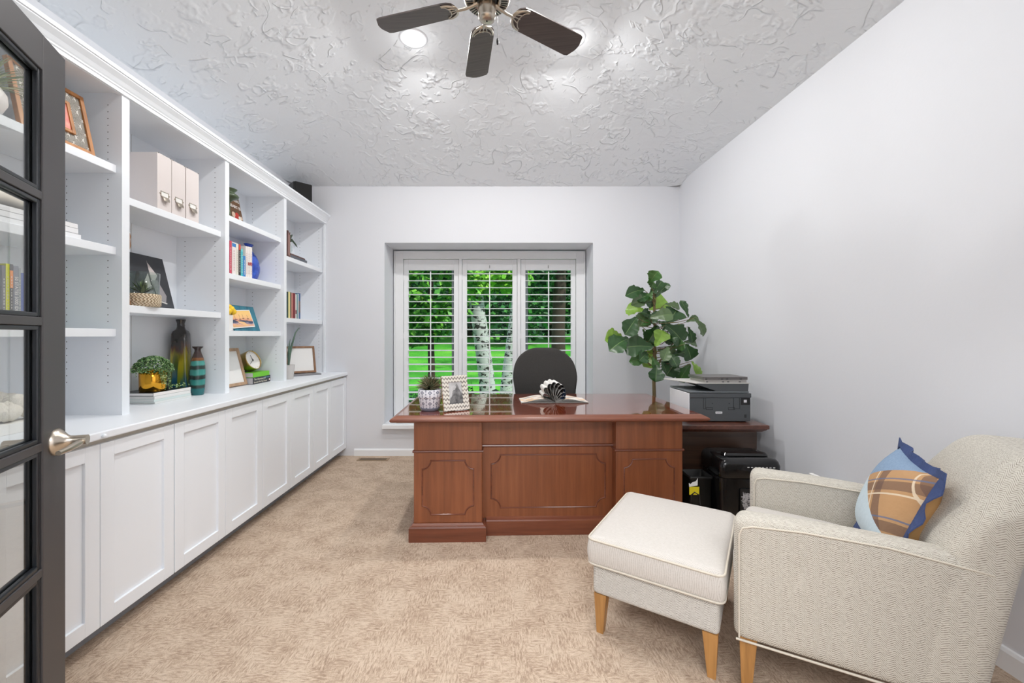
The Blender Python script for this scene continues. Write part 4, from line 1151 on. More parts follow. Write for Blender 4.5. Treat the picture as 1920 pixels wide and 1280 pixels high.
b = MB(); b.loft([sq_ring(.046, .012, 0), sq_ring(.050, .014, .006), sq_ring(.047, .014, .15), sq_ring(.0435, .014, .30), sq_ring(.041, .014, .385), sq_ring(.036, .016, .402), sq_ring(.024, .018, .415), sq_ring(.0205, .019, .43), sq_ring(.020, .0195, .452), sq_ring(.026, .025, .474), sq_ring(.0265, .026, .478), sq_ring(.020, .0195, .474), sq_ring(.016, .0155, .43)], 0, True)
b.build('vase_body', vz.mat, t)
vb = N('banded_glaze', (40,110,112), .14); p = vb.obj(); x, y, z_ = vb.xyz(p)
hh = vb.m('DIVIDE', vb.m('ADD', z_, vb.m('MULTIPLY', vb.m('SUBTRACT', vb.noise(vb.scale(p, 30, 30, 8), 1, 3), .5), .012)), .305)
vb.color(vb.ramp(hh, [(0,(34,108,112)), (.13,(36,112,114)), (.155,(44,62,58)), (.2,(48,62,56)), (.225,(64,142,134)), (.32,(58,134,128)), (.335,(40,54,52)), (.40,(44,56,52)), (.425,(70,148,140)), (.52,(64,140,132)),
   (.54,(48,62,58)), (.60,(46,64,60)), (.625,(76,150,142)), (.70,(70,146,138)), (.715,(112,76,44)), (.755,(130,84,46)), (.78,(72,56,52)), (1,(54,46,46))]))
t = thing('striped_vase', 'teal vase with dark bands and a flared brown neck on the counter', 'vase', (-1.92, 2.606, .8615))
b = MB(); b.lathe([(.030, 0), (.033, .002), (.038, .05), (.041, .11), (.0415, .15), (.038, .2), (.030, .235), (.020, .265), (.0165, .28), (.0175, .29), (.029, .303), (.029, .306), (.022, .302), (.014, .28)], n=36); b.build('vase_body', vb.mat, t)
# ---- third bay: sign and green vase
sg = N('dark_sign_board', (96,66,40), .6); sg.color(sg.ramp(sg.noise(sg.scale(sg.obj(), 8, 8, 60), 1, 3), [(.3,(76,52,32)), (.7,(112,78,48))])); sg = sg.mat
yS1 = yat(459, -1.93); yS0 = yS1-.25
t = thing('wooden_sign', 'brown wooden sign with white lettering about home and heart on the top shelf', 'sign', (-1.93, (yS0+yS1)/2, 2.0435), R90)
RT = lean(12, .018)
b = MB(); b.T = RT; b.box(-.125, .125, 0, .018, 0, .228); sb = b.build('sign_board', sg, t, bevel=.003)
for s_, zz, sz, xx in (('HOME IS WHERE', .192, .031, .0), ('YOUR HEART IS', .140, .033, .0)):
    o = text('sign_lettering', s_, sz, M['paper'], sb, (0,0,0), (0,0,0), .0006)
    o.matrix_local = RT @ Matrix.Translation((xx, -.0015, zz)) @ Matrix.Rotation(radians(90), 4, 'X')
b = MB(); b.T = RT
for cx_, cz_, r, mi in ((.02,.07,.026,0), (.06,.072,.028,1), (.085,.06,.018,2), (.105,.066,.015,0), (.04,.05,.018,1)):
    b.add([(cx_+r*cos(2*pi*i/10)*.9, -.0014-.0002*mi, cz_+r*sin(2*pi*i/10)) for i in range(10)], [tuple(range(10))], mi)
b.build('painted_motif', [plain((206,178,158),.6), plain((176,46,36),.6), plain((212,208,196),.6)], sb)
t = thing('green_bottle', 'green pottery bottle with a flared collar beside the wooden sign', 'vase', (-1.848, 2.795, 2.0435))
b = MB(); b.lathe([(.03, 0), (.03, .004), (.012, .012), (.009, .10), (.028, .118), (.056, .130), (.061, .142), (.052, .153), (.036, .163), (.033, .170), (.048, .186), (.05, .19), (.03, .188)], n=30); b.build('vase_body', N('green_glaze', (72,86,62), .3).mat, t)
# books and the blue moon vase
b3 = [(430.5,434.5,(206,74,98),.225,'rose-red book, first in the row beside the blue vase',None), (435.2,442.2,(234,226,224),.222,'white book with a blue patch at the top of its spine',[(.86,.97,(58,128,196))]),
      (442.5,447.2,(228,226,214),.222,'cream book beside the black-spined one in the blue vase row',None), (447.5,451.3,(40,38,38),.222,'thin black book with a red spine top in the blue vase row',[(.82,1,(206,70,50))]),
      (451.6,455.6,(72,186,198),.196,'turquoise book beside the black-spined one in the blue vase row',[(.9,1,(120,206,212))]), (455.8,460.4,(66,132,198),.150,'short blue book in front of the white books in the blue vase row',None),
      (460.6,464.6,(236,228,224),.226,'plain white book next to the short blue one',None), (464.8,468.6,(238,232,228),.228,'white book with a red label, left of two alike',[(.40,.5,(168,54,46))]),
      (468.8,472.8,(238,230,226),.230,'white book with a red label at the right end beside the blue vase',[(.41,.51,(168,54,46))])]
XS = -1.835
for a, c_, col, ht, lab, sp_ in b3:
    y0, y1 = yat(a, XS), yat(c_, XS)
    t = book(lab, (XS, y0+.0003, 1.6565), R90, y1-y0-.0006, .10, ht, col, 'upright books beside the blue vase', sp_)
    b = MB(); rnd = random.Random(int(a*10))
    zz = .12*ht
    while zz < .78*ht: l_ = rnd.uniform(.004, .014); b.box((y1-y0)*.4, (y1-y0)*.6, -.0009, -.0007, zz, zz+l_); zz += l_+.005
    b.build('spine_print', plain((200,170,170) if sum(col) > 500 else (225,225,220), .6), t)
BLUE = N('cobalt_glaze', (38,72,178), .18); BLUE.color(BLUE.ramp(BLUE.noise(BLUE.obj(), 14, 4, .7), [(.3,(28,48,140)), (.6,(54,94,200)), (.8,(96,130,214))])); BLUE = BLUE.mat
t = thing('blue_vase', 'round flat cobalt blue vase behind the upright books', 'vase', (-2.005, 3.272, 1.6565))
b = MB(); prof_ = [(.03, 0), (.045, .004), (.085, .04), (.105, .09), (.108, .125), (.1, .17), (.075, .215), (.04, .25), (.03, .265), (.028, .285), (.045, .302), (.046, .306), (.03, .302)]
rings = [[(r*cos(2*pi*i/36)*.62, r*sin(2*pi*i/36), z) for i in range(36)] for r, z in prof_]; b.loft(rings, 0, True); b.build('vase_body', BLUE, t)
# postcards, white box with yellow tulips
tl = N('teal_print', (40,116,140), .5); tl.color(tl.ramp(tl.noise(tl.scale(tl.obj(), 20, 20, 6), 1, 3), [(.3,(28,92,116)), (.7,(62,140,160))])); tl = tl.mat
y0, y1 = yat(440, -1.885), yat(488, -1.885); wS = y1-y0
t = thing('teal_card', 'large teal picture card leaning at the back of the eye-level shelf', 'card', (-1.885, (y0+y1)/2, 1.2705), R90)
RT = lean(17, .006)
b = MB(); b.T = RT; b.box(-wS/2, wS/2, 0, .006, 0, .195); b.build('card', tl, t)
ps = N('sunset_print', (236,180,120), .5); p = ps.obj(); x, y, z_ = ps.xyz(p)
wob = ps.m('ADD', z_, ps.m('MULTIPLY', ps.m('SUBTRACT', ps.noise(ps.scale(p, 14, 14, 70), 1, 3), .5), .05))
ps.color(ps.ramp(ps.m('DIVIDE', wob, .125), [(.0,(54,66,96)), (.12,(84,92,122)), (.2,(226,182,128)), (.36,(236,180,150)), (.42,(150,140,160)), (.5,(70,84,108)), (.58,(60,70,96)), (.62,(226,158,132)), (.75,(246,196,140)), (1,(250,206,130))]))
y0, y1 = yat(444, -1.855), yat(486, -1.855); wS = y1-y0
t = thing('sunset_postcard', 'white bordered postcard of boats at sunset standing in front of the teal card', 'postcard', (-1.878, (y0+y1)/2, 1.272), R90)
RT2 = Matrix.Rotation(radians(-17), 4, 'X') @ Matrix.Translation((0, -.002, .024)) @ Matrix.Rotation(radians(-4), 4, 'Y')
b = MB(); b.T = RT2; b.box(-wS/2, wS/2, 0, .002, 0, .135); cd = b.build('card', M['paper'], t)
b = MB(); b.T = RT2; b.quad((-wS/2+.007, -.0006, .007), (wS/2-.007, -.0006, .007), (wS/2-.007, -.0006, .128), (-wS/2+.007, -.0006, .128)); q = b.build('picture', ps.mat, t)
b = MB(); b.T = RT2
b.add([(-.06,-.0009,.05), (-.04,-.0009,.035), (.03,-.0009,.012), (.06,-.0009,.012), (.02,-.0009,.04), (-.02,-.0009,.048)], [tuple(range(6))], 0)
for x_, z0_, z1_ in ((-.075,.06,.112), (-.02,.062,.1), (.02,.066,.105), (.075,.062,.094)): b.box(x_, x_+.0016, -.0012, -.0008, z0_, z1_, 1); b.box(x_-.012, x_+.013, -.0012, -.0008, z0_, z0_+.005, 1)
b.build('painted_boats', [plain((240,196,140),.6), plain((120,74,64),.6)], q)
b = MB(); b.T = RT2 @ Matrix.Translation((0,0,0)); 
t = thing('tulip_box', 'white box vase with yellow tulips, left of the postcards', 'flowers', (-1.862, 2.788, 1.2705), R90)
b = MB(); b.box(-.065, .075, 0, .09, 0, .108); b.build('box_vase', plain((238,236,234),.5), t, bevel=.004)
b = MB(); rnd = random.Random(4)
for i, (x_, y_, z_) in enumerate(((.02,-.005,.135), (.055,.0,.15), (.09,.01,.135), (.04,.03,.17), (.075,.03,.165), (.0,.02,.16), (.1,.03,.155), (-.03,.02,.15))):
    b.ball((x_, y_, z_), .021, (1,1,1.15), 12, 0, lambda q: 1-.15*max(0, q.z)); b.tube([(x_*.6, .045, .1), (x_, y_, z_-.02)], .003, 5, 1)
b.build('yellow_tulip', [plain((246,204,40),.5), GREEN[0]], t)
# counter of the third bay
t, R = pframe('pale wood frame with a blank white print leaning on the counter beside the gold clock', (-1.93, 3.0, .8615), R90-radians(3), .26, .285, 15, .022, .022, M['frame_pale'], [M['paper']])
ys = yat(474.5, -1.892)
t1 = book('thick black book on essential oils lying under the green book on the counter', (-1.892, ys, .8615), R90, .052, .165, .236, (44,46,52), None, flat=True, pages=plain((200,198,200),.7))
for s_, dx, zz, sz, al in (('The Chemistry of', .01, .036, .0215, 'LEFT'), ('Essential Oils Made Simple', .01, .014, .0165, 'LEFT')): text('spine_lettering', s_, sz, plain((226,220,200),.6), t1, (dx, -.0009, zz), (radians(90), 0, 0), .0004, al)
b = MB(); b.box(.215, .229, -.0012, -.0002, .012, .026); b.build('publisher_mark', plain((236,210,206),.6), t1)
b = MB(); b.box(.14, .225, -.0012, -.0002, .037, .044); b.build('author_band', plain((84,130,150),.6), t1)
t2 = book('bright green book under the gold clock', (-1.893, ys+.002, .9140), R90, .036, .155, .222, (110,196,40), None, flat=True, pages=plain((206,202,206),.7))
# gold clock
ck = thing('gold_clock', 'round gold drum clock with a white face tilted back on the green book', 'clock', (-1.975, 3.24, .9505))
cR = .079; nrm_c = Vector((.93, -.10, .40)).normalized(); cc = Vector((0, 0, .083))
Q = nrm_c.to_track_quat('Z', 'Y').to_matrix().to_4x4(); Q.translation = cc
b = MB(); b.T = Q; b.lathe([(cR*.97, -.034), (cR, -.030), (cR, .030), (cR*.985, .034), (cR*.95, .034), (cR*.95, .026)], n=48, caps=False); b.lathe([(.001, -.034), (cR*.97, -.034)], n=48, caps=False); b.build('drum_case', M['brass'], ck)
b = MB(); b.T = Q; b.lathe([(.0005, .024), (cR*.955, .024)], n=48, caps=False)
for i in range(12):
    a = 2*pi*i/12; r0, r1 = cR*.78, cR*.86; s_ = Vector((-sin(a), cos(a), 0))*.0011; d_ = Vector((cos(a), sin(a), 0)); zz = Vector((0,0,.0245))
    b.add([d_*r0-s_+zz, d_*r1-s_+zz, d_*r1+s_+zz, d_*r0+s_+zz], [(0,1,2,3)], 1)
b.build('dial', [plain((240,238,234),.5), plain((120,116,110),.5)], ck)
b = MB(); b.T = Q
for a, l_ in ((radians(100), .045), (radians(215), .055)):
    d_ = Vector((cos(a), sin(a), 0)); b.tube([d_*-.01+Vector((0,0,.027)), d_*l_+Vector((0,0,.027))], [.0024, .0012], 6)
b.lathe([(.005, .025), (.005, .029), (.001, .03)], n=12); b.build('clock_hand', M['black'], ck)
b = MB(); b.tube([(-.035, -.03, .03), (-.06, -.04, .0045)], .005, 6); b.tube([(-.035, .03, .03), (-.06, .04, .0045)], .005, 6); b.tube([(.005,-.035,.012), (-.02,-.05,.0045)], .005, 6); b.tube([(.005,.035,.012), (-.02,.05,.0045)], .005, 6); b.build('clock_stand', M['black'], ck)
# ---- far bay
XS = -1.85; y0, y1 = yat(539.6, XS), yat(541.6, XS); y2 = yat(544.2, XS)
g4 = 'books beside the bubble vase in the far bay'
book('thin dark brown book standing left of the bubble vase, against the upright', (XS, y0, 1.9145), R90, y1-y0-.0005, .12, .238, (88,58,54), g4, [(.1,.9,(140,104,98))])
book('thin brown book standing right beside the bubble vase', (XS, y1, 1.9145), R90, y2-y1-.0005, .12, .226, (104,72,66), g4, [(.1,.9,(150,116,108))])
yv = y2+.004
book('slate grey book lying under the bubble vase', (XS+.005, yv, 1.9145), R90, .034, .17, .30, (92,98,106), g4, flat=True, pages=plain((214,196,196),.7))
book('brown book lying on the slate book under the bubble vase', (XS, yv+.002, 1.9490), R90, .014, .17, .27, (96,64,60), g4, flat=True, pages=plain((200,180,176),.7))
t = thing('bubble_vase', 'clear round glass vase holding broad green leaves on the lying books', 'vase', (-1.945, yv+.075, 1.9634))
b = MB(); b.lathe([(.03, 0), (.05, .008), (.066, .04), (.066, .07), (.05, .105), (.036, .118), (.04, .128), (.037, .128), (.033, .116)], n=28, caps=False); b.lathe([(.001,.001),(.03,.001)], n=20, caps=False); b.build('glass_body', M['jar_glass'], t)
b = MB()
def strap(b, pts, w_, mi, nrm_=Vector((1,0,0))):
    pts = [Vector(p) for p in pts]; vs = []
    for i, p in enumerate(pts):
        d = (pts[min(i+1,len(pts)-1)]-pts[max(i-1,0)]).normalized(); s_ = d.cross(nrm_).normalized(); tt = i/(len(pts)-1); ww = w_*sin(pi*min(.97, .12+.86*tt))**.7
        vs += [p-s_*ww, p+nrm_*ww*.3, p+s_*ww]
    fs = [(k*3+j, k*3+j+1, k*3+j+4, k*3+j+3) for k in range(len(pts)-1) for j in (0,1)]
    b.add(vs, fs, mi, True)
strap(b, [(0,0,.05), (0,0,.12), (.01,.02,.17), (.02,.07,.215)], .02, 0); strap(b, [(0,0,.05), (0,-.01,.12), (.02,-.02,.18), (.02,.01,.225)], .018, 1)
strap(b, [(0,0,.05), (.02,.02,.12), (.03,.08,.15), (.035,.14,.12), (.04,.16,.10)], .014, 2); strap(b, [(0,0,.05), (.03,-.01,.12), (.05,.01,.16), (.05,.05,.19)], .022, 2)
b.build('leaf', [plain((108,124,40),.4), plain((140,150,60),.4), plain((44,62,40),.4)], t)
b4 = [(539.3,540.6,(60,84,70),.23,'thin dark green book against the upright in the far bay',None), (540.8,544.2,(232,220,150),.232,'pale yellow book in the far bay row',None), (544.4,546.4,(62,52,50),.230,'thin black-brown book in the far bay row',None), (546.6,548.6,(214,150,130),.226,'salmon book left of the dark red one',None),
      (548.8,553.8,(122,26,34),.230,'thick dark red book in the far bay row',None), (554.0,556.2,(232,226,220),.222,'thin white book with a red spot at the foot, right of the dark red book',[(.2,.36,(150,70,70))]), (556.4,558.2,(70,134,140),.228,'thin teal-grey book near the right end of the far bay row',None), (558.4,559.8,(236,234,230),.23,'thin white book left of the blue one at the row end',None), (560,563.2,(70,98,146),.238,'blue book with a patterned spine at the right end of the far bay row',[(.25,.7,(120,100,100))])]
XS = -1.85
for a, c_, col, ht, lab, sp_ in b4:
    y0, y1 = yat(a, XS), yat(c_, XS)
    book(lab, (XS, y0+.0003, 1.3875), R90, y1-y0-.0006, .13, ht, col, 'upright books in the far bay', sp_)
mg = at(573, 702, 3.78); 
book('grey magazine lying on the counter under the brown frame at the far end', (-1.925, 3.72, .8615), radians(45), .012, .20, .30, (128,128,132), None, flat=True, name='magazine', pages=plain((196,194,194),.7))
t, R = pframe('brown wood frame with a white print standing on the grey magazine at the far end', (-1.895, 3.925, .8741), radians(42), .265, .262, 14, .019, .02, M['frame_brown'], [M['paper']])
ax_, ay_ = -1.83, 3.545
t = thing('aloe_plant', 'small aloe with long curved leaves in a pale grey pot at the counter end', 'plant', (ax_, ay_, .8615))
b = MB(); b.lathe([(.037, 0), (.04, .003), (.051, .118), (.0525, .122), (.046, .12), (.044, .1)], n=28); b.lathe([(.001,.108),(.045,.108)], n=20, mi=1, caps=False); b.build('pot', [plain((206,202,198),.7), plain((96,80,60),.9)], t)
b = MB()
for pts, w_ in (([(0,0,.1), (.0,.01,.2), (.01,.045,.3), (.02,.085,.40), (.03,.12,.44), (.03,.15,.445)], .012), ([(0,.0,.1), (.01,-.005,.2), (.01,.0,.3), (.01,.015,.345)], .012), ([(0,.01,.1), (.01,.02,.22), (.02,.045,.33), (.02,.06,.365)], .007),
                ([(0,-.01,.1), (.02,-.02,.22), (.01,-.035,.30)], .012), ([(0,.01,.1), (-.02,.03,.2), (-.02,.05,.29)], .010)):
    pv = [Vector(q) for q in pts]; b.tube(pv, [w_*.5+.0*i if i == 0 else max(.0012, w_*(1-i/(len(pv)-1))**.8) for i in range(len(pv))], 7)
b.build('aloe_leaf', N('aloe_green', (84,110,94), .45).mat, t)
# ------------------------------------------------------------------ on the desk
DZ = DH + .0012
cp = at(806, 772, 2.60); cp = Vector(((806-CX)*2.60/FPX, 2.60, DZ))
t = thing('cactus_pot', 'spiky grey-green cactus in a blue and white patterned pot on the desk', 'plant', cp)
ik = N('ikat_glaze', (232,232,236), .3); p = ik.obj(); x, y, z_ = ik.xyz(p)
a_ = ik.m('MULTIPLY', ik.m('ARCTAN2', y, x), 9/(2*pi)); rw = ik.m('DIVIDE', z_, .034); rf = ik.m('FLOOR', rw)
ax2 = ik.m('ADD', a_, ik.m('MULTIPLY', rf, .5))
u = ik.m('ABSOLUTE', ik.m('SUBTRACT', ik.m('FRACT', ax2), .5)); v0 = ik.m('SUBTRACT', ik.m('FRACT', rw), .42); v = ik.m('ABSOLUTE', v0)
dm_ = ik.m('ADD', ik.m('MULTIPLY', u, 1.75), ik.m('MULTIPLY', v, 1.25))
dia = ik.m('LESS_THAN', dm_, .45); ring_ = ik.m('MULTIPLY', ik.m('GREATER_THAN', dm_, .17), ik.m('LESS_THAN', dm_, .27)); core = ik.m('LESS_THAN', dm_, .09)
stem_ = ik.m('MULTIPLY', ik.m('GREATER_THAN', u, .455), ik.m('GREATER_THAN', v, .12))
f_ = ik.m('MAXIMUM', ik.m('MULTIPLY', dia, ik.m('SUBTRACT', 1.0, ring_)), stem_); f_ = ik.m('SUBTRACT', f_, core, clamp=True)
ik.color(ik.mix(f_, (228,228,234), (44,54,92)))
k_ = 2.60/FPX
b = MB(); b.lathe([(17.2*k_, .012), (18.0*k_, .014), (20*k_, .075), (20.3*k_, .082), (21.6*k_, .083), (22*k_, .088), (21.8*k_, .132), (20.8*k_, .134), (19.8*k_, .128), (19*k_, .1)], n=40); b.lathe([(.001, .118), (19.4*k_, .118)], n=24, mi=1, caps=False); b.build('pot', [ik.mat, plain((80,64,48),.9)], t)
b = MB(); b.lathe([(15.5*k_, 0), (16*k_, .001), (18.4*k_, .016), (18.8*k_, .02), (18*k_, .02), (17*k_, .011), (.002, .010)], n=36); b.build('saucer', plain((120,124,138),.3), t)
b = MB(); b.ball((0,0,.145), .042, (1,1,.9), 14, 2); rnd = random.Random(14)
for i in range(420):
    a = rnd.uniform(0, 2*pi); e = math.asin(rnd.uniform(-.1, 1)); L_ = .086*rnd.uniform(.75, 1.08); dd_ = Vector((cos(a)*cos(e), sin(a)*cos(e), sin(e)*.95))
    b.tube([Vector((0,0,.145))+dd_*.03, Vector((0,0,.145))+dd_*L_], [.0021, .0006], 3, rnd.choice((0,0,1,2,3,1)), caps=False); b.build('cactus', [plain((136,138,104),.6), plain((196,184,150),.6), plain((88,100,66),.6), plain((170,140,110),.6)], t)
chv = N('bone_inlay_chevron', (226,220,208), .4); p = chv.obj(); x, y, z_ = chv.xyz(p)
zz_ = chv.m('ADD', chv.m('DIVIDE', z_, .025), chv.m('MULTIPLY', chv.m('PINGPONG', x, .0102), 50))
fr_ = chv.m('FRACT', zz_); sel_ = chv.noise(chv.vec(chv.m('FLOOR', chv.m('DIVIDE', x, .0102)), chv.m('FLOOR', zz_), 0), 3.37, 1)
chv.color(chv.mix(chv.m('LESS_THAN', fr_, .38), (230,226,216), chv.ramp(sel_, [(.35,(104,98,92)), (.6,(168,160,150)), (.7,(196,186,172))])))
bw = N('mono_photo', (120,120,120), .3); p = bw.obj()
x, y, z_ = bw.xyz(p); nn = bw.noise(p, 30, 4, .6)
peak = bw.m('SUBTRACT', bw.m('ADD', .155, bw.m('MULTIPLY', bw.m('SUBTRACT', nn, .5), .10)), bw.m('MULTIPLY', bw.m('ABSOLUTE', bw.m('SUBTRACT', x, .012)), 1.6))
land = bw.m('GREATER_THAN', peak, z_); bw.color(bw.mix(land, bw.ramp(bw.noise(p, 18, 3), [(.3,(176,176,178)), (.7,(222,222,222))]), bw.ramp(nn, [(.3,(58,58,60)), (.7,(150,150,150))])))
pa = Vector(((834-CX)*2.515/FPX, 2.515, DZ)); pb2 = Vector(((881-CX)*2.60/FPX, 2.60, DZ)); d_ = pb2-pa
t, R = pframe('chevron inlaid photo frame with a black and white picture on the desk', ((pa.x+pb2.x)/2, (pa.y+pb2.y)/2, DZ+.002), atan2(d_.y, d_.x), .172, .218, 13, .041, .016, [chv.mat], [bw.mat])
b = MB(); b.T = R; b.box(-.086, .086, .0165, .021, 0, .218); b.build('wood_back', M['frame_wood'], t)
# open magazine with its pages folded into loops
t = thing('open_magazine', 'open magazine with pages folded into a fan of loops lying on the desk', 'magazine', ((1041-CX)*2.86/FPX, 2.86, DZ+.0005), radians(2))
b = MB(); L_ = .205
def sheet(b, prof, y0, y1, mi, th=.0006):
    n = len(prof); 
    b.add([(x, y0, z) for x, z in prof] + [(x, y1, z) for x, z in prof], [(i, i+1, n+i+1, n+i) for i in range(n-1)], mi, True)
    b.add([(x, y0, z+th) for x, z in prof] + [(x, y1, z+th) for x, z in prof], [(i, n+i, n+i+1, i+1) for i in range(n-1)], mi, True)
prL = [(-.0+(-.235)*i/12, .004+.034*sin(pi*min(1, i/12*1.05))**1.0*(1-i/16)) for i in range(13)]
prR = [(.235*i/12, .004+.030*sin(pi*min(1, i/12*1.05))*(1-i/16)) for i in range(13)]
for k in range(3):
    f = 1-.28*k
    sheet(b, [(x, .002+(z-.002)*f) for x, z in prL], 0, L_, 0); sheet(b, [(x, .002+(z-.002)*f) for x, z in prR], 0, L_, 0)
sheet(b, [(-.236, .0005), (0, .0012), (.236, .0005)], -.001, L_+.001, 0)
b.build('page_stack', M['paper'], t)
orp = N('printed_page', (236,190,110), .4); p = orp.obj(); orp.color(orp.ramp(orp.noise(orp.scale(p, 6, 30, 6), 1, 3, .6), [(.38,(120,96,84)), (.46,(240,236,230)), (.54,(240,236,230)), (.6,(238,170,84)), (.75,(246,206,130))]))
b = MB(); sheet(b, [(x, z+.0012) for x, z in prL[2:]], .004, L_-.004, 0); sheet(b, [(x, z+.0012) for x, z in prR[4:]], .004, L_-.004, 0); b.build('printed_spread', orp.mat, t)
lm = [plain((236,234,230),.45), plain((70,58,50),.4), plain((38,74,120),.4), plain((150,142,132),.4), plain((44,42,42),.4)]
LA = (148, 126, 108, 94, 80, 67, 54, 40, 26); LL = (.10, .125, .135, .14, .137, .13, .115, .098, .08)
for k, (a, l_) in enumerate(zip(LA, LL)):
    a = radians(a); b = MB(); prf = []; prf2 = []
    for i in range(21):
        s_ = i/20; q = 2*pi*s_
        rr = l_*sin(pi*s_)**.55 if 0 < s_ < 1 else 0; off = .020*sin(2*pi*s_)*-1
        rr = l_*(.5-.5*cos(q)); w_ = -.030*sin(q)*(.35+.65*(rr/l_))*(l_/.13)
        prf.append((rr*cos(a)-w_*sin(a), .006+max(0,rr*sin(a)+w_*cos(a))))
    sheet(b, prf, .0, L_-.01, 0, .0004)
    inner = [(x*.985+.0, .006+(z-.006)*.985) for x, z in prf]
    sheet(b, inner, .0005, L_-.011, 1, .0003)
    b.build('page_loop', [lm[0], (lm[1], lm[3], lm[1], lm[4], lm[1], lm[4], lm[2], lm[2], lm[3])[k]], t)
# ------------------------------------------------------------------ fiddle leaf fig
FD = 3.60; ZS = 1737/380.0
fg = thing('fiddle_leaf_fig', 'leafy fiddle leaf fig standing in the corner behind the desk', 'plant', ((1226.5-CX)*FD/FPX, FD, 0))
fo = fg.location.copy()
b = MB(); b.lathe([(.12, 0), (.13, .005), (.155, .27), (.165, .275), (.165, .30), (.15, .30), (.14, .27)], n=32); b.lathe([(.001,.27),(.145,.27)], n=24, mi=1, caps=False); b.build('planter', [plain((120,104,88),.8), plain((60,46,36),.95)], fg)
def leafmat(name, c, r=.32):
    n = N(name, c, r); p = n.obj(); k = n.noise(p, 26, 3, .6)
    n.color(n.mix(k, tuple(int(v*.82) for v in c), tuple(min(255, int(v*1.12)) for v in c))); n.b.inputs['Specular IOR Level'].default_value = .6
    return n.mat
LM = [leafmat('fig_leaf_dark', (42,80,36)), leafmat('fig_leaf_mid', (70,114,54)), leafmat('fig_leaf_olive', (88,112,72)), leafmat('fig_leaf_lime', (132,172,62)), leafmat('fig_leaf_vein', (112,140,84))]
def zpt(zx, zy, d): return at(1100+zx/ZS, 480+zy/ZS, d)
rnd = random.Random(31)
LV = [(535,235,605,130,1,.75),(552,270,575,226,1,.9),(570,325,638,213,0,.45),(592,355,695,236,0,.4),(492,288,350,322,0,.5),(560,335,440,366,0,.6),(560,372,400,400,2,.5),(535,455,672,380,3,.95),
 (492,468,348,455,3,.8),(672,412,786,436,2,.55),(515,465,465,580,2,.85),(545,530,722,495,2,.6),(705,570,765,462,0,1.1),(872,525,812,382,0,.32),(852,566,945,520,2,.5),(925,530,998,660,2,.5),(432,525,340,650,0,.85),
 (462,570,380,650,2,.55),(612,595,535,718,0,.95),(675,590,800,700,0,.9),(788,580,800,655,3,.6),(868,605,905,722,0,.55),(828,620,856,682,0,.5),(588,772,655,642,3,.75),(478,625,522,722,1,.5),(302,688,174,706,3,.75),
 (362,705,212,788,0,.75),(565,778,345,770,0,.72),(592,798,500,922,3,.85),(545,890,384,890,1,.55),(608,808,756,850,2,.75),(735,790,832,745,1,.9),(830,738,932,745,2,.5),(848,752,892,868,0,.95),(598,932,592,1056,0,1.0),
 (790,885,694,1000,0,1.0),(888,925,800,1052,1,.75),(898,900,966,1012,3,.45),(640,900,680,985,0,.8),(690,720,770,690,0,.7),(440,715,405,668,2,.7),(600,690,560,760,0,.8),(700,830,770,930,0,.7),(560,860,600,960,1,.6),(470,600,540,560,1,.5),
 (610,560,700,610,0,.7),(480,790,540,700,0,.6),(640,480,700,540,1,.7),(520,350,600,300,0,.6),(640,720,730,740,0,.7),(600,470,560,560,0,.6),(650,640,720,600,0,.8),(560,520,480,480,0,.7),(700,780,660,880,2,.7),(520,830,460,880,0,.8),(760,620,840,700,0,.7),(570,300,520,370,1,.7),(740,850,850,820,0,.8),(590,420,520,400,0,.7)]
fb = MB(); sb_ = MB()
def leaf(base, tip, wr, mi, nh):
    ax = tip-base; L_ = ax.length; ax.normalize()
    s_ = ax.cross(nh).normalized(); nn = s_.cross(ax).normalized()
    rows_ = 11; vs = []; cols_ = (-1, -.55, -.035, .035, .55, 1)
    for i in range(rows_+1):
        t = i/rows_
        w_ = (.30+.95*t-.15*sin(2*pi*t*1.1)) if t < .62 else (.30+.95*.62+.13)*sqrt(max(0, 1-((t-.62)/.38)**2.2))
        w_ = min(w_, .98)*wr*L_*.5*(.30 if i == 0 else 1)*(1+.07*sin(i*2.3+L_*90))
        c = base + ax*L_*t - Vector((0,0,1))*.16*L_*t*t + nn*.05*L_*sin(pi*t)
        for j in cols_:
            fold = abs(j)*w_*.28 + .006*sin(t*24)*(abs(j) > .3)*abs(j)
            vs.append(c + s_*j*w_ + nn*(fold - (.0 if abs(j) > .1 else .001)))
    fs = []; ms = []
    for i in range(rows_):
        for j in range(5):
            f = (i*6+j, i*6+j+1, (i+1)*6+j+1, (i+1)*6+j)
            fb.add([vs[q] for q in f], [(0,1,2,3)], 4 if (j == 2 and mi != 3) else mi, True)
    fb.weld = True
tx = fo.x
for zx0, zy0, zx1, zy1, mi, wr in LV:
    dd = FD + rnd.uniform(-.16, .12)*(1 if zy0 > 420 else .6)
    p0 = zpt(zx0, zy0, dd) - fo; p1 = zpt(zx1, zy1, dd + rnd.uniform(-.09, .05)) - fo
    p1 = p1 + (p1-p0)*.12; p1.z += .16*(p1-p0).length*.6
    nh = Vector((rnd.uniform(-.25,.25), -1, rnd.uniform(.15, .6))).normalized()
    leaf(p0, p1, wr*1.08, mi, nh)
    # petiole to the stem
    zs = max(.75, min(p0.z-.05, 1.62)); q = Vector((.012*sin(zs*9), 0, zs))
    sb_.tube([q, q*.4+p0*.6+Vector((0,0,-.015)), p0], [.0045, .0035, .002], 6)
sb_.tube([(0,0,.26), (.004,.0,.6), (-.004,0,.9), (.008,0,1.2), (0,0,1.45), (-.006,0,1.64)], [.017,.016,.014,.012,.009,.005], 10)
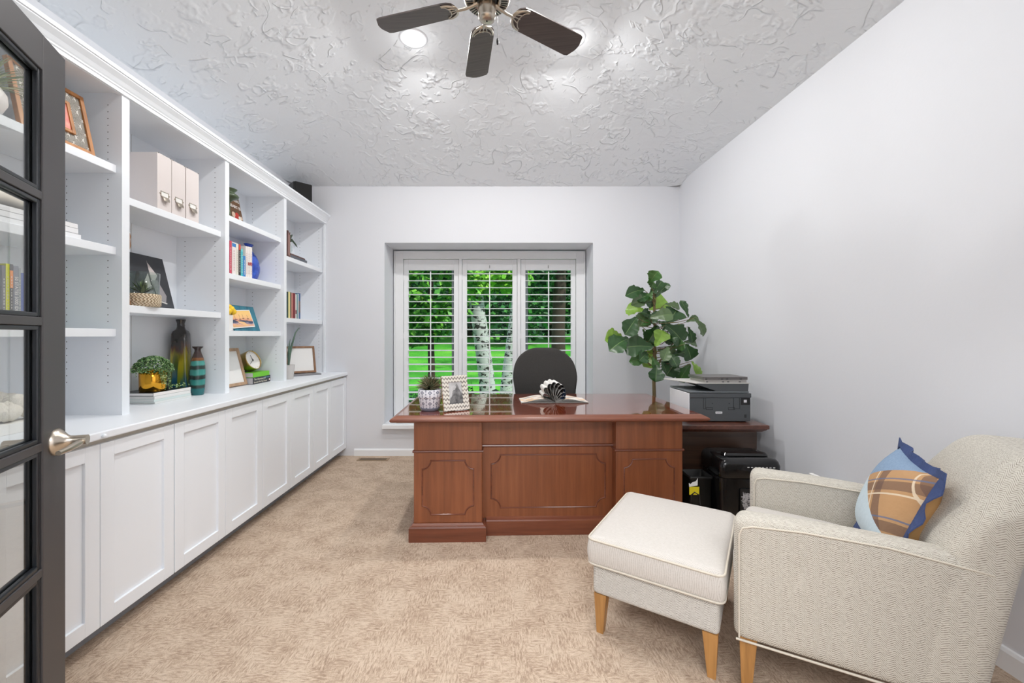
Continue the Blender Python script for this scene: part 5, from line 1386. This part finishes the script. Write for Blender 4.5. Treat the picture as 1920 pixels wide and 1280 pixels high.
sb_.tube([(.01,0,.95), (.12,.02,1.1), (.24,.03,1.24)], [.009,.007,.004], 8); sb_.tube([(-.0,0,.95), (-.12,-.02,1.05), (-.2,-.02,1.12)], [.008,.006,.004], 8)
sb_.build('stem', plain((120,104,72), .8), fg); fb.build('foliage', LM, fg)
# ------------------------------------------------------------------ garden outside
gm = N('lawn_grass', (96,170,52), .95); p = gm.obj()
gm.color(gm.ramp(gm.m('ADD', gm.m('MULTIPLY', gm.noise(p, .35, 3, .6), .7), gm.m('MULTIPLY', gm.noise(p, 14, 3, .6), .3)), [(.35,(34,124,22)), (.5,(66,162,34)), (.65,(112,190,58))])); gm.bump(gm.noise(p, 30, 3), .05, .6)
def gz(y): return -.35 + (max(0, y-8)*.072 if y < 30 else 22*.072+(y-30)*.02)
b = MB(); ysn = [4.75, 6, 8, 11, 15, 20, 26, 34, 45, 60]; xsn = [-40, -20, -8, -3, 0, 3, 8, 20, 40]
b.add([(x, y, gz(y)) for y in ysn for x in xsn], [(i*9+j, i*9+j+1, (i+1)*9+j+1, (i+1)*9+j) for i in range(len(ysn)-1) for j in range(8)], 0, True)
structure(b.build('lawn', gm.mat))
b = MB(); b.box(-3.5, 3.2, 4.70, 5.9, -.36, -.30); structure(b.build('path', plain((170,184,196), .8)))
bark = N('birch_bark', (190,190,184), .8); p = bark.obj(); x, y, z_ = bark.xyz(p)
dk_ = bark.noise(bark.scale(p, 7, 7, 11), 1, 3, .65); ln_ = bark.noise(bark.scale(p, 3, 3, 60), 1, 2, .5)
bark.color(bark.mix(bark.m('MAXIMUM', bark.step(dk_, .52, .58), bark.m('MULTIPLY', bark.step(ln_, .62, .7), .6)), (186,190,188), (44,43,40)))
brown = plain((62,50,42), .9)
def lmats(seed, cols): return [N('foliage_%s_%d' % (seed, i), c, .55, Subsurface_Weight=0.0).mat for i, c in enumerate(cols)]
F1 = lmats('bright', ((96,170,36), (132,200,58), (64,130,26), (160,214,84)))
F2 = lmats('dark', ((26,84,40), (40,108,48), (18,62,34), (62,134,52)))
F3 = lmats('deep', ((24,72,48), (34,92,56), (14,50,36), (56,116,62)))
def crown(b, c, R_, n, size, rnd, nm=4, flat=.8, shell=.55):
    for i in range(n):
        d = Vector((rnd.gauss(0,1), rnd.gauss(0,1), rnd.gauss(0,1)*flat)).normalized() * rnd.uniform(shell, 1.0)
        p = Vector((c[0]+d.x*R_[0], c[1]+d.y*R_[1], c[2]+d.z*R_[2]))
        u = Vector((rnd.uniform(-1,1), rnd.uniform(-1,1), rnd.uniform(-.8,.3))).normalized(); v = u.orthogonal().normalized()
        v = (v*cos(i)+u.cross(v)*sin(i)); s_ = size*rnd.uniform(.6, 1.2)
        b.add([p, p+u*s_*.5+v*s_*.28, p+u*s_, p+u*s_*.5-v*s_*.28], [(0,1,2,3)], rnd.randrange(nm))
def tree(name, lab, x, y, crowns, mats, trunk, leafsize, n, seed, group=None, tm=None, cat='tree'):
    t = thing(name, lab, cat, (x, y, gz(y)-.02), 0, group); r = random.Random(seed)
    b = MB()
    for pts, rad in trunk: b.tube(pts, rad, 12)
    b.build('trunk', tm or brown, t)
    b = MB()
    for c, R_ in crowns: crown(b, c, R_, n//len(crowns), leafsize, r)
    b.build('foliage', mats, t); return t
def gx(px, d): return (px-CX)*d/FPX
# the leaning birch in the middle panel and its second stem
hm = N('wooded_slope', (26,78,40), .95); hp = hm.obj(); hm.color(hm.ramp(hm.noise(hp, 1.6, 5, .7), [(.35,(12,44,22)), (.55,(30,92,44)), (.75,(58,124,56))])); hm.bump(hm.noise(hp, 3, 4), .6, 1)
b = MB(); b.add([(x, y, z) for y, z in ((33, .5), (38, 5), (46, 11), (60, 15)) for x in xsn], [(i*9+j, i*9+j+1, (i+1)*9+j+1, (i+1)*9+j) for i in range(3) for j in range(8)], 0, True)
structure(b.build('hill', hm.mat))
d = 8.0; g0 = gz(d)
t = tree('birch_tree', 'white birch trunk leaning across the middle shutter panel, bright leaves at its top', gx(916, d), d, [((-.32,-.1,2.62), (.42,.4,.3)), ((.35,.1,2.75), (.5,.4,.3)), ((-.1,.0,4.0), (1.0,1,.7))], F1,
   [([(0,0,0), (-.03,0,.7), (-.12,0,1.4), (-.24,0,2.3), (-.3,0,3.2), (-.3,0,4.4)], [.17,.155,.15,.145,.11,.05])], .16, 2200, 41, None, bark.mat)
d = 9.0
tree('birch_tree', 'darker birch trunk leaning right, between the middle panel and the office chair', gx(946, d), d, [((.9,.6,4.6), (.7,.8,.6))], F1,
   [([(0,0,0), (.1,0,.9), (.2,0,1.7), (.3,0,2.6), (.45,0,3.8)], [.14,.13,.12,.11,.06])], .16, 700, 42, None, bark.mat)
d = 13.0
tree('oak_tree', 'tree with a thick dark trunk standing behind the right shutter panel', gx(1047, d), d, [((-.2,0,4.4), (2.2,1.6,1.3)), ((-1.0,-.4,3.0), (.8,.6,.5))], F2, [([(0,0,0), (.0,0,1.5), (.05,0,3), (0,0,5)], [.24,.21,.2,.12])], .26, 1800, 43)
d = 7.0
tree('leafy_tree', 'bright green leafy tree filling the left shutter panel', gx(806, d), d, [((0,0,2.55), (.85,.7,.95)), ((.0,0,3.3), (.8,.8,.8)), ((-.3,.1,1.9), (.7,.6,.45))], lmats('mid', ((52,130,30), (84,160,44), (36,100,24), (120,186,64))),
   [([(.0,0,0), (.03,0,1), (0,0,2), (.05,0,3.3)], [.07,.06,.05,.03])], .15, 4200, 44)
b = None
for k, (px, d_) in enumerate(((776, 5.9), (800, 6.3), (838, 6.0), (890, 6.4), (905, 6.1))):
    t = thing('garden_shrub', ('low leafy stems growing outside under the left end of the left shutter panel', 'thin leafy stems outside, behind the cactus pot', 'thin leafy stems outside, left of the chevron frame top', 'low stems outside by the foot of the birch', 'thin low stems outside, right of the birch foot')[k], 'shrub', (gx(px, d_), d_, gz(d_)-.02), 0, 'thin shrubs outside the window')
    r = random.Random(60+k); b = MB(); sb = MB()
    for q in range(5):
        a = r.uniform(0, 6.28); tip = Vector((cos(a)*.18, sin(a)*.15, r.uniform(.5, .95))); sb.tube([(0,0,0), tip*.5+Vector((0,0,.08)), tip], [.006,.004,.002], 5)
        for j in range(16):
            p = tip*r.uniform(.4, 1)+Vector((r.uniform(-.05,.05), r.uniform(-.05,.05), r.uniform(0,.05))); crown(b, p, (.03,.03,.03), 1, .07, r, 3)
    sb.build('stem', brown, t); b.build('foliage', F2, t)
# the wood behind the lawn
spots = [(x, 22.5, F2 if k % 2 else F3) for k, x in enumerate((-16.2,-10.6,-5.0,.6,6.2,11.8,17.4))] + [(x, 28.2, F3 if k % 2 else F2) for k, x in enumerate((-19,-13.4,-7.8,-2.2,3.4,9.0,14.6))]
protos = {}
for k, (x, y, Fm) in enumerate(spots):
    key = id(Fm)
    if key not in protos:
        t = tree('woodland_tree', '', x, y, [((0,0,2.0), (2.35,2.1,1.9)), ((-.5,0,4.6), (1.9,2.0,2.0)), ((.5,.2,5.4), (1.9,1.9,2.0)), ((0,0,7.6), (1.8,1.7,2.0))], Fm, [([(0,0,0), (.1,0,3), (0,0,7)], [.3,.24,.12])], .42, 6000, 70+k, 'dark wood behind the lawn')
        protos[key] = t
    else:
        t = protos[key].copy(); COL.objects.link(t); t.location = (x, y, gz(y)-.02); t.rotation_euler = (0, 0, pi*(k % 2))
        s_ = .9+.03*(k % 4); t.scale = (s_, s_, s_)
        for c_ in protos[key].children: q = c_.copy(); COL.objects.link(q); q.parent = t
    t['label'] = 'dark green woodland tree in the bank of trees across the lawn'
# ------------------------------------------------------------------ light, world, view
wd = bpy.data.worlds.new('world'); SC.world = wd; wd.use_nodes = True
bg = wd.node_tree.nodes['Background']; bg.inputs[0].default_value = (.72, .84, 1.0, 1); bg.inputs[1].default_value = 1.2
s = bpy.data.lights.new('sun', 'SUN'); s.energy = 4.0; s.angle = radians(1.0); s.color = (1, .95, .86)
so = bpy.data.objects.new('sun', s); COL.objects.link(so)
so.rotation_euler = Vector((-.55, .55, -1.0)).to_track_quat('-Z', 'Y').to_euler()
L = bpy.data.lights.new('hall_fill', 'AREA'); L.shape = 'RECTANGLE'; L.size = 2.6; L.size_y = 1.6; L.energy = 140; L.color = (.96, .983, 1.0)  # unseen soft light added behind the camera as frontal fill
o = bpy.data.objects.new('hall_fill', L); COL.objects.link(o); o.location = (0, -1.3, 2.74)
SC.view_settings.view_transform = 'Standard'; SC.view_settings.look = 'None'
SC.view_settings.gamma = 1.0; SC.view_settings.use_curve_mapping = False
SC.view_settings.exposure = 0.0
SC.cycles.max_bounces = 10; SC.cycles.diffuse_bounces = 6; SC.cycles.transparent_max_bounces = 16
SC.cycles.sample_clamp_indirect = 6.0
